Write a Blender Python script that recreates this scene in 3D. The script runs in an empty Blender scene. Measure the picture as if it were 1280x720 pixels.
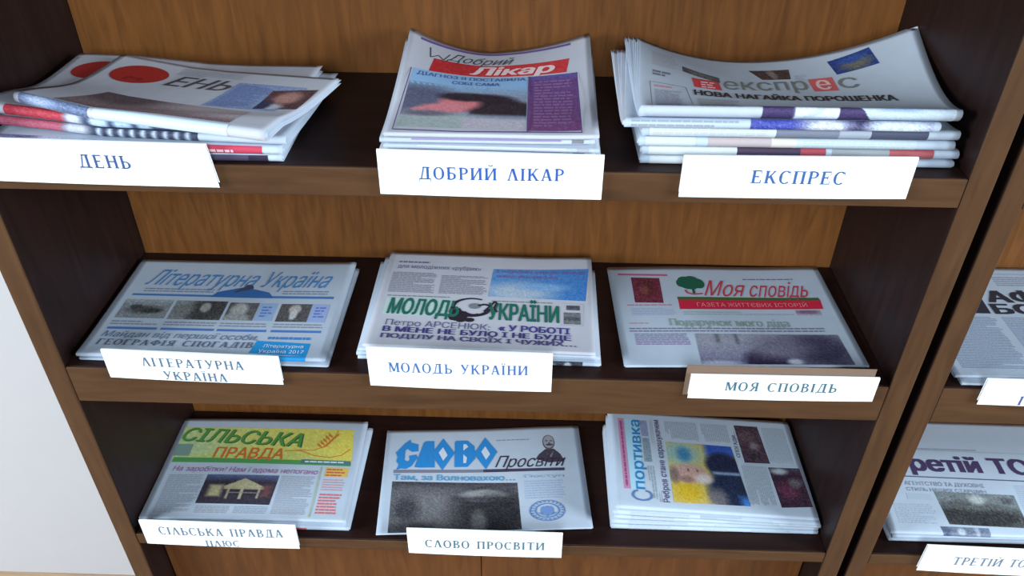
import bpy, bmesh, math, random
import numpy as np
from mathutils import Matrix, Vector

SC = bpy.context.scene
COL = SC.collection
random.seed(7)

# ------------------------------------------------------------------ camera, world, lights, exposure
CAM = (0.5342, -0.6953, 0.3722)
PITCH, YAW, ROLL, FPX = 0.6336, -0.0227, 0.0088, 1022.2
cp, sp = math.cos(PITCH), math.sin(PITCH)
cy, sy = math.cos(YAW), math.sin(YAW)
fw = Vector((sy * cp, cy * cp, -sp))
rt = Vector((cy, -sy, 0))
up = rt.cross(fw)
r2 = math.cos(ROLL) * rt + math.sin(ROLL) * up
u2 = -math.sin(ROLL) * rt + math.cos(ROLL) * up
cd = bpy.data.cameras.new('camera')
cd.sensor_width = 36.0
cd.lens = 36.0 * FPX / 1280
cd.clip_start = 0.02
cam = bpy.data.objects.new('camera', cd)
COL.objects.link(cam)
m = Matrix((r2, u2, -fw)).transposed().to_4x4()
m.translation = Vector(CAM)
cam.matrix_world = m
SC.camera = cam

SC.view_settings.view_transform = 'Standard'
SC.view_settings.look = 'None'
SC.view_settings.exposure = 0.0
SC.view_settings.gamma = 1.0
SC.view_settings.use_curve_mapping = False

world = bpy.data.worlds.new('room_light')
SC.world = world
world.use_nodes = True
bg = world.node_tree.nodes['Background']
bg.inputs[0].default_value = (0.45, 0.66, 1.0, 1)
bg.inputs[1].default_value = 0.08


def area(name, loc, target, sx, sy_, power, color):
    l = bpy.data.lights.new(name, 'AREA')
    l.shape = 'RECTANGLE'
    l.size, l.size_y = sx, sy_
    l.energy = power
    l.color = color
    o = bpy.data.objects.new(name, l)
    COL.objects.link(o)
    o.location = loc
    o.rotation_euler = (Vector(target) - Vector(loc)).to_track_quat('-Z', 'Y').to_euler()
    return o


area('left_unseen_daylight', (-2.7, -1.25, 0.75), (0.45, 0.1, -0.2), 1.3, 1.3, 205, (0.76, 0.91, 1.0))  # unseen side light, added so the back panel darkens towards its corners
area('right_unseen_daylight', (4.1, -1.4, 0.75), (0.5, 0.1, -0.2), 1.3, 1.3, 225, (0.76, 0.91, 1.0))  # its unseen counterpart on the right, added for the same corner falloff
area('front_fill_light', (0.45, -2.9, 1.15), (0.45, 0.1, -0.2), 1.2, 1.2, 76, (0.76, 0.91, 1.0))  # added fill from the front, softens the side contrast

# ------------------------------------------------------------------ dimensions
W, D = 0.95, 0.2405
Z1, Z2, Z3 = 0.0, -0.2676, -0.5758
ZTOP, FLOOR = 0.245, -1.05
TP, GAP, TP2 = 0.0254, 0.0122, 0.022
X2 = W + TP + GAP + TP2            # inner left face of the second bookcase


# ------------------------------------------------------------------ materials
def lin(c):
    return tuple(((v / 255) / 12.92 if v / 255 <= 0.04045 else (((v / 255) + 0.055) / 1.055) ** 2.4) for v in c)


MATS = {}


def ink(rgb, name=None, rough=0.6):
    key = (rgb, rough)
    if key in MATS:
        return MATS[key]
    mt = bpy.data.materials.new(name or 'ink_%02x%02x%02x' % rgb)
    mt.use_nodes = True
    nt = mt.node_tree
    b = nt.nodes['Principled BSDF']
    c = lin(rgb)
    n = nt.nodes.new('ShaderNodeTexNoise')
    n.inputs['Scale'].default_value = 900
    mx = nt.nodes.new('ShaderNodeMix')
    mx.data_type = 'RGBA'
    mx.inputs[6].default_value = (*[v * 0.93 for v in c], 1)
    mx.inputs[7].default_value = (*[min(1, v * 1.07) for v in c], 1)
    nt.links.new(n.outputs['Fac'], mx.inputs[0])
    nt.links.new(mx.outputs[2], b.inputs['Base Color'])
    b.inputs['Roughness'].default_value = rough
    b.inputs['Specular IOR Level'].default_value = 0.25
    MATS[key] = mt
    return mt


def paper_mat(name, rgb, scale=60, amp=0.06, rough=0.75):
    mt = bpy.data.materials.new(name)
    mt.use_nodes = True
    nt = mt.node_tree
    b = nt.nodes['Principled BSDF']
    tc = nt.nodes.new('ShaderNodeTexCoord')
    n = nt.nodes.new('ShaderNodeTexNoise')
    n.inputs['Scale'].default_value = scale
    n.inputs['Detail'].default_value = 6
    nt.links.new(tc.outputs['Object'], n.inputs['Vector'])
    c = lin(rgb)
    mx = nt.nodes.new('ShaderNodeMix')
    mx.data_type = 'RGBA'
    mx.inputs[6].default_value = (*[v * (1 - amp) for v in c], 1)
    mx.inputs[7].default_value = (*[min(1, v * (1 + amp)) for v in c], 1)
    nt.links.new(n.outputs['Fac'], mx.inputs[0])
    nt.links.new(mx.outputs[2], b.inputs['Base Color'])
    bp = nt.nodes.new('ShaderNodeBump')
    bp.inputs['Strength'].default_value = 0.12
    bp.inputs['Distance'].default_value = 0.001
    nt.links.new(n.outputs['Fac'], bp.inputs['Height'])
    nt.links.new(bp.outputs['Normal'], b.inputs['Normal'])
    b.inputs['Roughness'].default_value = rough
    b.inputs['Specular IOR Level'].default_value = 0.2
    return mt


def wood_mat(name, dark, light, axis=0, rough=0.35, coat=0.25, scale=9):
    mt = bpy.data.materials.new(name)
    mt.use_nodes = True
    nt = mt.node_tree
    b = nt.nodes['Principled BSDF']
    tc = nt.nodes.new('ShaderNodeTexCoord')
    mp = nt.nodes.new('ShaderNodeMapping')
    s = [1.0, 1.0, 1.0]
    for i in range(3):
        if i != axis:
            s[i] = 9.0
    mp.inputs['Scale'].default_value = s
    nt.links.new(tc.outputs['Object'], mp.inputs['Vector'])
    n = nt.nodes.new('ShaderNodeTexNoise')
    n.inputs['Scale'].default_value = scale
    n.inputs['Detail'].default_value = 8
    n.inputs['Distortion'].default_value = 0.8
    nt.links.new(mp.outputs['Vector'], n.inputs['Vector'])
    big = nt.nodes.new('ShaderNodeTexNoise')
    big.inputs['Scale'].default_value = 3.0
    nt.links.new(tc.outputs['Object'], big.inputs['Vector'])
    ad = nt.nodes.new('ShaderNodeMath')
    ad.operation = 'MULTIPLY_ADD'
    ad.inputs[1].default_value = 0.5
    nt.links.new(big.outputs['Fac'], ad.inputs[0])
    nt.links.new(n.outputs['Fac'], ad.inputs[2])
    rp = nt.nodes.new('ShaderNodeValToRGB')
    rp.color_ramp.elements[0].position = 0.5
    rp.color_ramp.elements[0].color = (*lin(dark), 1)
    rp.color_ramp.elements[1].position = 1.0
    rp.color_ramp.elements[1].color = (*lin(light), 1)
    nt.links.new(ad.outputs[0], rp.inputs[0])
    nt.links.new(rp.outputs[0], b.inputs['Base Color'])
    b.inputs['Roughness'].default_value = rough
    b.inputs['Coat Weight'].default_value = coat
    b.inputs['Coat Roughness'].default_value = 0.3
    b.inputs['Specular IOR Level'].default_value = 0.18
    return mt


WOOD_X = wood_mat('shaded_varnished_wood_along', (28, 14, 13), (44, 24, 20), 0, 0.45, 0.04)  # shade on the shelf tops is put into this darkened wood tone
EDGE_X = wood_mat('brown_lit_edge_band_along', (66, 42, 26), (86, 58, 37), 0, 0.45, 0.08)  # edge band in a lighter tone, with the lit front put into the colour
EDGE_Z = wood_mat('brown_lit_edge_band_upright', (66, 42, 26), (86, 58, 37), 2, 0.45, 0.08)  # upright version of the lit edge tone
WOOD_Z = wood_mat('shaded_varnished_wood_upright', (22, 12, 12), (36, 20, 18), 2, 0.45, 0.04)  # colour darkened further to carry the shade on the inner sides
BACK = wood_mat('brown_fibreboard', (98, 58, 27), (130, 79, 38), 2, 0.5, 0.0, 12)
NEWS = [paper_mat('newsprint_%s' % n, c) for n, c in (('cool', (182, 191, 206)), ('plain', (183, 188, 200)), ('warm', (190, 188, 198)))]
CARD = paper_mat('white_card', (246, 247, 246), 25, 0.02, 0.6)
TAN = paper_mat('tan_cardboard', (122, 98, 84), 40, 0.08, 0.8)
WALLM = paper_mat('white_wall_paint', (192, 186, 187), 30, 0.02, 0.9)
FLOORM = wood_mat('tan_floorboards', (150, 122, 98), (176, 146, 118), 0, 0.5, 0.0)


def photo_mat():
    mt = bpy.data.materials.new('printed_picture')
    mt.use_nodes = True
    nt = mt.node_tree
    b = nt.nodes['Principled BSDF']
    a = nt.nodes.new('ShaderNodeAttribute')
    a.attribute_name = 'print'
    nt.links.new(a.outputs['Color'], b.inputs['Base Color'])
    b.inputs['Roughness'].default_value = 0.6
    b.inputs['Specular IOR Level'].default_value = 0.25
    return mt


PHOTO = photo_mat()


# ------------------------------------------------------------------ object helpers
def mesh_obj(name, verts, faces, mat, parent=None, smooth=False):
    me = bpy.data.meshes.new(name)
    me.from_pydata([tuple(map(float, v)) for v in verts], [], [tuple(map(int, f)) for f in faces])
    me.materials.append(mat)
    if smooth:
        for p in me.polygons:
            p.use_smooth = True
    me.update()
    o = bpy.data.objects.new(name, me)
    COL.objects.link(o)
    if parent:
        o.parent = parent
    return o


def bm_obj(name, bm, mat, parent=None):
    me = bpy.data.meshes.new(name)
    bmesh.ops.recalc_face_normals(bm, faces=bm.faces)
    bm.to_mesh(me)
    bm.free()
    me.materials.append(mat)
    o = bpy.data.objects.new(name, me)
    COL.objects.link(o)
    if parent:
        o.parent = parent
    return o


def box_bm(x0, x1, y0, y1, z0, z1, bev=0.0, bm=None):
    bm = bm or bmesh.new()
    vs = [bm.verts.new((x, y, z)) for x in (x0, x1) for y in (y0, y1) for z in (z0, z1)]
    fs = []
    for f in ((0, 1, 3, 2), (4, 6, 7, 5), (0, 4, 5, 1), (2, 3, 7, 6), (0, 2, 6, 4), (1, 5, 7, 3)):
        fs.append(bm.faces.new([vs[i] for i in f]))
    if bev:
        es = list({e for f in fs for e in f.edges})
        bmesh.ops.bevel(bm, geom=es, offset=bev, segments=3, affect='EDGES', profile=0.5)
    return bm


def box(name, x0, x1, y0, y1, z0, z1, mat, parent=None, bev=0.0015):
    return bm_obj(name, box_bm(x0, x1, y0, y1, z0, z1, bev), mat, parent)


def thing(name, label, cat, loc=(0, 0, 0), rz=0, group=None):
    o = bpy.data.objects.new(name, None)
    o.empty_display_size = 0.02
    COL.objects.link(o)
    o.location = loc
    o.rotation_euler = (0, 0, rz)
    o['label'] = label
    o['category'] = cat
    if group:
        o['group'] = group
    return o


# ------------------------------------------------------------------ setting
def structure(o):
    o['kind'] = 'structure'
    return o


structure(box('wall_back', -1.6, 2.9, D + 0.012, D + 0.112, FLOOR, 1.5, WALLM, None, 0))
structure(box('floor', -1.6, 2.9, -3.2, D + 0.012, FLOOR - 0.05, FLOOR, FLOORM, None, 0))


# ------------------------------------------------------------------ bookcases
def shelf(parent, x0, x1, z, t, label=None):
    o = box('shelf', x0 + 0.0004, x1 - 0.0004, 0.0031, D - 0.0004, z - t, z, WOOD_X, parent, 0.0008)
    box('lit_edge_band', x0 + 0.0004, x1 - 0.0004, 0.0, 0.003, z - t, z, EDGE_X, o, 0.0013)  # front strip carries the lit tone against the shaded board
    return o


def side(x0, x1):
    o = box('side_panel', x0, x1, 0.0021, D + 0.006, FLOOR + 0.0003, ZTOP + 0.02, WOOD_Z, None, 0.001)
    box('lit_edge_band', x0, x1, -0.001, 0.002, FLOOR + 0.0003, ZTOP + 0.02, EDGE_Z, o, 0.0013)  # lit tone on the front, shaded tone on the panel behind
    return o


def bookcase(name, label, x0, tl, tr, doors=True):
    """x0 = inner left face; tl / tr = thickness of the two side panels"""
    root = thing(name, label, 'bookcase', (x0 + W / 2, 0, FLOOR))
    x1 = x0 + W
    kids = [
        side(x0 - tl, x0),
        side(x1, x1 + tr),
        box('back_panel', x0 + 0.0004, x1 - 0.0004, D, D + 0.006, FLOOR + 0.06, ZTOP - 0.0004, BACK, None, 0),
        shelf(None, x0, x1, ZTOP + 0.02, 0.02),
        shelf(None, x0, x1, Z1, 0.0313),
        shelf(None, x0, x1, Z2, 0.0535),
        shelf(None, x0, x1, Z3, 0.020),
        shelf(None, x0, x1, FLOOR + 0.08, 0.02),
        box('plinth', x0 + 0.0004, x1 - 0.0004, 0.02, 0.038, FLOOR + 0.0003, FLOOR + 0.0595, WOOD_X, None, 0.001),
    ]
    xm = (x0 + x1) / 2
    for a, b, kx in ((x0 + 0.0015, xm - 0.0004, xm - 0.035), (xm + 0.0004, x1 - 0.0015, xm + 0.035)):
        d = box('cabinet_door', a, b, 0.045, 0.061, FLOOR + 0.083, Z3 - 0.0225, WOOD_BROWN, None, 0.002)
        kb = bmesh.new()
        bmesh.ops.create_cone(kb, cap_ends=True, segments=20, radius1=0.006, radius2=0.011, depth=0.022,
                              matrix=Matrix.Translation((kx, 0.034, -0.80)) @ Matrix.Rotation(math.pi / 2, 4, 'X'))
        k = bm_obj('door_knob', kb, WOOD_X, d)
        kids.append(d)
    for k in kids:
        k.parent = root
        k.matrix_parent_inverse = Matrix.Translation(root.location).inverted()
    return root


WOOD_BROWN = wood_mat('brown_door_veneer', (80, 46, 24), (104, 62, 32), 2, 0.45, 0.05)
bookcase('bookcase', 'dark brown wooden bookcase whose three open shelves hold nine newspaper piles', 0.0, TP, TP)
bookcase('bookcase', 'second dark brown bookcase, mostly cut off, right of the narrow dark gap', X2, TP2, TP)


# ------------------------------------------------------------------ lettering
_cap = {}


def union_runs(v, f, cap, bold=0.0, rows=34, outlines=None):
    """letters as one flat layer: strokes that cross are merged so that no two faces share a place"""
    v = np.asarray(v)
    q = cap / rows
    pad = int(bold / q) + 2
    x0, y0 = v.min(0) - pad * q
    nx, ny = (np.ceil((v.max(0) - v.min(0)) / q).astype(int) + 2 * pad + 1)
    g = np.zeros((ny, nx), bool)
    if outlines is not None:                   # closed outlines, filled where they wind round
        wn = np.zeros((ny, nx), int)
        cy_ = y0 + (np.arange(ny) + 0.5) * q
        for P in outlines:
            for (ax, ay), (bx, by) in zip(P, np.roll(P, -1, 0)):
                if ay == by:
                    continue
                rowsel = np.where((cy_ >= min(ay, by)) & (cy_ < max(ay, by)))[0]
                for j in rowsel:
                    xx = ax + (bx - ax) * (cy_[j] - ay) / (by - ay)
                    k = int(np.clip(math.ceil((xx - x0) / q - 0.5), 0, nx))
                    wn[j, k:] += 1 if by > ay else -1
        g = wn != 0
        f = []
    for face in f:
        for k in range(1, len(face) - 1):
            t = (v[[face[0], face[k], face[k + 1]]] - (x0, y0)) / q - 0.5
            lo = np.floor(t.min(0)).astype(int)
            hi = np.ceil(t.max(0)).astype(int) + 1
            X, Y = np.meshgrid(np.arange(lo[0], hi[0]), np.arange(lo[1], hi[1]))
            (ax, ay), (bx, by), (cx, cy_) = t
            d1 = (bx - ax) * (Y - ay) - (by - ay) * (X - ax)
            d2 = (cx - bx) * (Y - by) - (cy_ - by) * (X - bx)
            d3 = (ax - cx) * (Y - cy_) - (ay - cy_) * (X - cx)
            e = 1e-7
            ins = ((d1 >= -e) & (d2 >= -e) & (d3 >= -e)) | ((d1 <= e) & (d2 <= e) & (d3 <= e))
            g[lo[1]:hi[1], lo[0]:hi[0]] |= ins
    r = bold / q
    if r >= 0.5:
        g0 = g.copy()
        R = int(round(r))
        for dx in range(-R, R + 1):
            for dy in range(-R, R + 1):
                if (dx / r) ** 2 + (dy / (0.6 * r)) ** 2 <= 1.05:
                    g |= np.roll(np.roll(g0, dx, 1), dy, 0)
    V, F, live = [], [], {}

    def close(run, ya, yb):
        n = len(V)
        V.extend([(run[0], ya), (run[1], ya), (run[1], yb), (run[0], yb)])
        F.append((n, n + 1, n + 2, n + 3))
    for j in range(ny + 1):
        runs = set()
        if j < ny:
            d = np.diff(np.concatenate([[0], g[j].astype(int), [0]]))
            runs = set(zip(np.where(d == 1)[0].tolist(), np.where(d == -1)[0].tolist()))
        for r_ in list(live):
            if r_ not in runs:
                close(r_, live.pop(r_), j)
        for r_ in runs:
            live.setdefault(r_, j)
    V = np.array(V, float) * q + (x0, y0)
    return V, F


def text_geo(txt, bold=0.0, res=3):
    key = (txt, bold, res)
    if key in _cap:
        return _cap[key]
    c = bpy.data.curves.new('lettering', 'FONT')
    c.body = txt
    c.resolution_u = res
    bold = bold * 1.7 if bold > 0 else bold
    o = bpy.data.objects.new('lettering_source', c)
    COL.objects.link(o)
    dg = bpy.context.evaluated_depsgraph_get()
    dg.update()
    cu = o.to_curve(dg)
    outs = []
    for sp_ in cu.splines:
        bp = sp_.bezier_points
        pts = []
        for i in range(len(bp)):
            p0, p1 = bp[i], bp[(i + 1) % len(bp)]
            A, B, C_, E_ = (np.array(q[:2]) for q in (p0.co, p0.handle_right, p1.handle_left, p1.co))
            for k in range(5):
                t = k / 5
                pts.append(A * (1 - t) ** 3 + 3 * B * t * (1 - t) ** 2 + 3 * C_ * t * t * (1 - t) + E_ * t ** 3)
        outs.append(np.array(pts))
    v, f = np.concatenate(outs), []
    o.to_curve_clear()
    bpy.data.objects.remove(o)
    bpy.data.curves.remove(c)
    if bold >= 0:
        v, f = union_runs(v, f, 0.727, bold, outlines=outs)
    _cap[key] = (v, f)
    return v, f


CAPH = text_geo('Н', -1)[0][:, 1].max()

# serif capitals drawn as strokes, cap height 1
T_, t_, s_ = 0.195, 0.085, 0.07


def _quad(out, pts):
    n = len(out[0])
    out[0].extend(pts)
    out[1].append((n, n + 1, n + 2, n + 3))


def S(out, x0, y0, x1, y1, w):
    _quad(out, [(x0 - w / 2, y0), (x0 + w / 2, y0), (x1 + w / 2, y1), (x1 - w / 2, y1)])


def Hb(out, x0, x1, y, t):
    _quad(out, [(x0, y - t / 2), (x1, y - t / 2), (x1, y + t / 2), (x0, y + t / 2)])


def ARC(out, cx, cy_, rx, ry, a0, a1, wmax=T_, wmin=t_, n=20):
    for i in range(n):
        q = []
        for a in (a0 + (a1 - a0) * i / n, a0 + (a1 - a0) * (i + 1) / n):
            a = math.radians(a)
            w = wmin + (wmax - wmin) * abs(math.cos(a)) ** 1.5
            q.append((cx + rx * math.cos(a), cy_ + ry * math.sin(a)))
            q.append((cx + (rx - w) * math.cos(a), cy_ + (ry - min(w, wmin * 1.1 + 0.02)) * math.sin(a)))
        _quad(out, [q[0], q[2], q[3], q[1]])


def STEM(out, x, w=T_, y0=0.0, y1=1.0, top=True, bot=True):
    S(out, x, y0, x, y1, w)
    if bot:
        Hb(out, x - w / 2 - 0.08, x + w / 2 + 0.08, y0 + s_ / 2, s_)
    if top:
        Hb(out, x - w / 2 - 0.08, x + w / 2 + 0.08, y1 - s_ / 2, s_)


def glyph(ch):
    o = ([], [])
    if ch in 'АЛ':
        S(o, 0.12, 0, 0.42, 1, t_ + .02)
        S(o, 0.78, 0, 0.46, 1, T_ + .02)
        if ch == 'А':
            Hb(o, 0.22, 0.68, 0.34, t_)
        Hb(o, 0.0, 0.27, s_ / 2, s_)
        Hb(o, 0.62, 0.95, s_ / 2, s_)
        return o, 0.98
    if ch in 'БВ':
        STEM(o, 0.19)
        if ch == 'Б':
            Hb(o, 0.15, 0.72, 0.97, t_)
            _quad(o, [(0.72, 1), (0.66, 1), (0.69, 0.76), (0.74, 0.76)])
            ARC(o, 0.42, 0.29, 0.36, 0.29, -90, 90)
            Hb(o, 0.15, 0.42, 0.55, t_)
        else:
            ARC(o, 0.42, 0.77, 0.30, 0.23, -90, 90)
            ARC(o, 0.44, 0.28, 0.36, 0.28, -90, 90)
            Hb(o, 0.15, 0.44, 0.545, t_)
            Hb(o, 0.15, 0.42, 0.97, t_)
        Hb(o, 0.15, 0.43, 0.03, t_)
        return o, 0.88
    if ch == 'Д':
        S(o, 0.2, 0.03, 0.44, 1, t_ + .02)
        S(o, 0.74, 0.0, 0.74, 1, T_)
        Hb(o, 0.34, 0.92, 0.97, t_)
        Hb(o, 0.0, 1.0, 0.03, t_)
        _quad(o, [(0.0, 0.05), (0.05, 0.05), (0.04, -0.2), (0.0, -0.2)])
        _quad(o, [(0.95, 0.05), (1.0, 0.05), (1.0, -0.2), (0.96, -0.2)])
        return o, 1.08
    if ch == 'Е':
        STEM(o, 0.19)
        for x, y in ((0.72, 0.97), (0.56, 0.52), (0.75, 0.03)):
            Hb(o, 0.15, x, y, t_)
        _quad(o, [(0.67, 1), (0.72, 1), (0.74, 0.74), (0.70, 0.74)])
        _quad(o, [(0.70, 0.28), (0.75, 0.28), (0.75, 0), (0.69, 0)])
        _quad(o, [(0.53, 0.66), (0.57, 0.66), (0.57, 0.38), (0.53, 0.38)])
        return o, 0.86
    if ch in 'ИЙ':
        STEM(o, 0.17)
        STEM(o, 0.83)
        S(o, 0.22, 0.04, 0.78, 0.96, t_ + .03)
        if ch == 'Й':
            ARC(o, 0.5, 1.3, 0.2, 0.18, 190, 350, 0.08, 0.07, 10)
        return o, 1.06
    if ch in 'ІЇ':
        STEM(o, 0.19)
        if ch == 'Ї':
            for x in (0.06, 0.32):
                ARC(o, x, 1.16, 0.075, 0.075, 0, 360, 0.075, 0.075, 10)
        return o, 0.44
    if ch == 'К':
        STEM(o, 0.19)
        S(o, 0.3, 0.42, 0.74, 0.97, t_ + .04)
        S(o, 0.82, 0.0, 0.42, 0.6, T_ + .02)
        Hb(o, 0.6, 0.9, 0.97, s_)
        Hb(o, 0.68, 0.98, s_ / 2, s_)
        return o, 1.0
    if ch == 'М':
        STEM(o, 0.14, t_ + .02)
        STEM(o, 0.96, T_)
        S(o, 0.2, 1, 0.53, 0.06, T_)
        S(o, 0.55, 0.06, 0.9, 1, t_ + .01)
        return o, 1.16
    if ch in 'НП':
        STEM(o, 0.19)
        STEM(o, 0.79)
        Hb(o, 0.15, 0.83, 0.52 if ch == 'Н' else 0.965, t_)
        return o, 1.02
    if ch == 'О':
        ARC(o, 0.46, 0.5, 0.46, 0.53, 0, 360, T_ + .01, t_, 36)
        return o, 0.98
    if ch == 'Р':
        STEM(o, 0.19)
        ARC(o, 0.43, 0.73, 0.35, 0.27, -90, 90)
        Hb(o, 0.15, 0.43, 0.97, t_)
        Hb(o, 0.15, 0.43, 0.49, t_)
        return o, 0.84
    if ch == 'С':
        ARC(o, 0.46, 0.5, 0.46, 0.53, 48, 312, T_ + .01, t_, 30)
        _quad(o, [(0.74, 1.0), (0.79, 1.0), (0.81, 0.66), (0.77, 0.66)])
        return o, 0.9
    if ch == 'Т':
        STEM(o, 0.45, top=False)
        Hb(o, 0.04, 0.86, 0.97, t_)
        _quad(o, [(0.04, 1), (0.09, 1), (0.05, 0.7), (0.01, 0.7)])
        _quad(o, [(0.81, 1), (0.86, 1), (0.89, 0.7), (0.85, 0.7)])
        return o, 0.94
    if ch == 'У':
        S(o, 0.5, 0.34, 0.14, 1, T_ + .02)
        S(o, 0.3, 0.0, 0.8, 1, t_ + .02)
        Hb(o, 0.0, 0.32, 0.975, s_)
        Hb(o, 0.64, 0.94, 0.975, s_)
        Hb(o, 0.16, 0.36, 0.05, 0.1)
        return o, 0.94
    if ch == 'Ь':
        STEM(o, 0.19)
        ARC(o, 0.44, 0.28, 0.36, 0.28, -90, 90)
        Hb(o, 0.15, 0.44, 0.53, t_)
        Hb(o, 0.15, 0.44, 0.03, t_)
        return o, 0.88
    if ch == 'Ю':
        STEM(o, 0.19)
        Hb(o, 0.15, 0.5, 0.52, t_)
        ARC(o, 0.86, 0.5, 0.42, 0.53, 0, 360, T_, t_, 34)
        return o, 1.36
    if ch == 'Я':
        STEM(o, 0.7)
        ARC(o, 0.46, 0.73, 0.34, 0.27, 90, 270)
        Hb(o, 0.46, 0.72, 0.97, t_)
        Hb(o, 0.4, 0.72, 0.48, t_)
        S(o, 0.16, 0, 0.48, 0.48, T_ - .02)
        Hb(o, 0.02, 0.3, s_ / 2, s_)
        return o, 0.98
    if ch == 'Ф':
        STEM(o, 0.56)
        ARC(o, 0.56, 0.52, 0.54, 0.33, 0, 360, T_, t_, 34)
        return o, 1.16
    if ch == 'Г':
        STEM(o, 0.19)
        Hb(o, 0.15, 0.7, 0.97, t_)
        _quad(o, [(0.65, 1), (0.7, 1), (0.72, 0.7), (0.68, 0.7)])
        return o, 0.8
    return o, 0.55                      # space


def serif_geo(txt):
    V, F, x = [], [], 0.0
    for ch in txt:
        (v, f), adv = glyph(ch)
        n = len(V)
        V += [(a + x, b) for a, b in v]
        F += [tuple(i + n for i in q) for q in f]
        x += adv + 0.13
    return union_runs(np.array(V), F, 1.0, 0, 40)


# ------------------------------------------------------------------ title labels
INKBLUE = (52, 82, 140)


def title_label(label, x0, x1, zt, zb, shelf_z, lines, tilt=0.0, colour=INKBLUE, backing=None, lean=0.0):
    """card folded over: front flap, second layer behind it, flap lying on the shelf under the papers.
    lines: (text, x start, x end, baseline left, baseline right, cap height)"""
    root = thing('title_label', label, 'label', ((x0 + x1) / 2, -0.0045, zb), 0, 'title labels along the shelf edges')
    inv = Matrix.Translation(root.location).inverted()
    yf, yb, th = -0.0045, -0.0016, 0.0006
    prof = [(yf, zb), (yf, zt - 0.001), (yf + 0.0008, zt), (yb - 0.0008, zt), (yb, zt - 0.001), (yb, zb + 0.004)]
    V, F = [], []
    nx = 12
    for i in range(nx + 1):
        u = i / nx
        x = x0 + (x1 - x0) * u
        dz = tilt * (u - 0.5) * (x1 - x0)
        bow = 0.0012 * math.sin(u * math.pi)
        for k, (y, z) in enumerate(prof):
            xx = x + lean * (0.5 if z > (zt + zb) / 2 else -0.5) * (zt - zb)
            V.append((xx, y - bow * (1 if k < 3 else 0), z + dz))
    P = len(prof)
    for i in range(nx):
        for k in range(P - 1):
            F.append((i * P + k, (i + 1) * P + k, (i + 1) * P + k + 1, i * P + k + 1))
    c = mesh_obj('card', V, F, CARD)
    so = c.modifiers.new('thickness', 'SOLIDIFY')
    so.thickness = th
    so.offset = 0
    kids = [c]
    if backing:
        kids.append(box('backing_strip', backing[0], backing[1], yb + 0.0006, yb + 0.0012, zb + 0.001, backing[2], TAN, None, 0))
    for (txt, a, b, bl, br, cap) in lines:
        v, f = serif_geo(txt)
        w = v[:, 0].max() - v[:, 0].min()
        px = a + (v[:, 0] - v[:, 0].min()) / w * (b - a)
        pz = bl + (br - bl) * (px - a) / (b - a) + v[:, 1] * cap
        uu = np.clip((px - x0) / (x1 - x0), 0, 1)
        py = yf - 0.0012 * np.sin(uu * np.pi) - th / 2 - 0.0003
        kids.append(mesh_obj('lettering', np.stack([px, py, pz], 1), f, ink(colour)))
    for k in kids:
        k.parent = root
        k.matrix_parent_inverse = inv
    return root


title_label('white card label on the top shelf, below the messy tilted pile at the left', 0.008, 0.231, 0.0250, -0.0205, Z1,
            [('ДЕНЬ', 0.1032, 0.1528, -0.0020, -0.0026, 0.0138)], tilt=-0.012, lean=-0.1, colour=(58, 80, 128))
title_label("white card label with two words, below the middle pile of the top shelf", 0.390, 0.604, 0.0210, -0.0260, Z1,
            [('ДОБРИЙ ЛІКАР', 0.4287, 0.5667, -0.0076, -0.0070, 0.0130)], tilt=-0.008, colour=(46, 84, 158))
title_label('white card label on the top shelf, below the thick pile of folds at the right', 0.678, 0.894, 0.0228, -0.0206, Z1,
            [('ЕКСПРЕС', 0.7436, 0.8302, -0.0048, -0.0046, 0.0136)], tilt=0.012, colour=(58, 92, 148))
title_label('white card label with two lines, below the blue-titled papers on the middle shelf', 0.0535, 0.2544, -0.2375, -0.2790, Z2,
            [('ЛІТЕРАТУРНА', 0.0967, 0.2133, -0.2566, -0.2594, 0.0128),
             ('УКРАЇНА', 0.1174, 0.1909, -0.2766, -0.2786, 0.0128)], tilt=-0.026, colour=(84, 104, 128))
title_label('white card label below the green-titled pile in the middle of the middle shelf', 0.356, 0.5647, -0.2242, -0.2810, Z2,
            [('МОЛОДЬ УКРАЇНИ', 0.3795, 0.5373, -0.2569, -0.2572, 0.0142)], tilt=-0.018, colour=(64, 100, 158))
title_label('low white card label with a tan strip behind it, right end of the middle shelf', 0.722, 0.933, -0.2508, -0.2862, Z2,
            [('МОЯ СПОВІДЬ', 0.7623, 0.8879, -0.2730, -0.2722, 0.0132)], tilt=0.006, colour=(66, 100, 118), backing=(0.7165, 0.928, -0.2400))
title_label('white card label with two lines, below the green and yellow-headed papers on the bottom shelf', 0.016, 0.2277, -0.5409, -0.5900, Z3,
            [('СІЛЬСЬКА ПРАВДА', 0.0391, 0.2093, -0.5667, -0.5663, 0.0162),
             ('ПЛЮС', 0.0989, 0.1452, -0.5892, -0.5886, 0.0126)], tilt=-0.012, colour=(96, 116, 138))
title_label('white card label below the single paper in the middle of the bottom shelf', 0.3792, 0.5897, -0.5424, -0.5942, Z3,
            [('СЛОВО ПРОСВІТИ', 0.403, 0.566, -0.5784, -0.5780, 0.0160)], tilt=-0.008, colour=(78, 108, 128))
title_label('white card label on the second bookcase, cut off by the right edge, middle shelf', 1.0522, 1.26, -0.2478, -0.2862, Z2,
            [('ГРАФ', 1.0962, 1.146, -0.2846, -0.2848, 0.0136)], tilt=-0.004, colour=(72, 84, 130))
title_label('white card label on the second bookcase, below the purple-titled papers on the bottom shelf', 1.077, 1.292, -0.5496, -0.6035, Z3,
            [('ТРЕТІЙ ТОСТ', 1.1189, 1.242, -0.5843, -0.5864, 0.0165)], tilt=-0.03, colour=(108, 122, 146))


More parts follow.
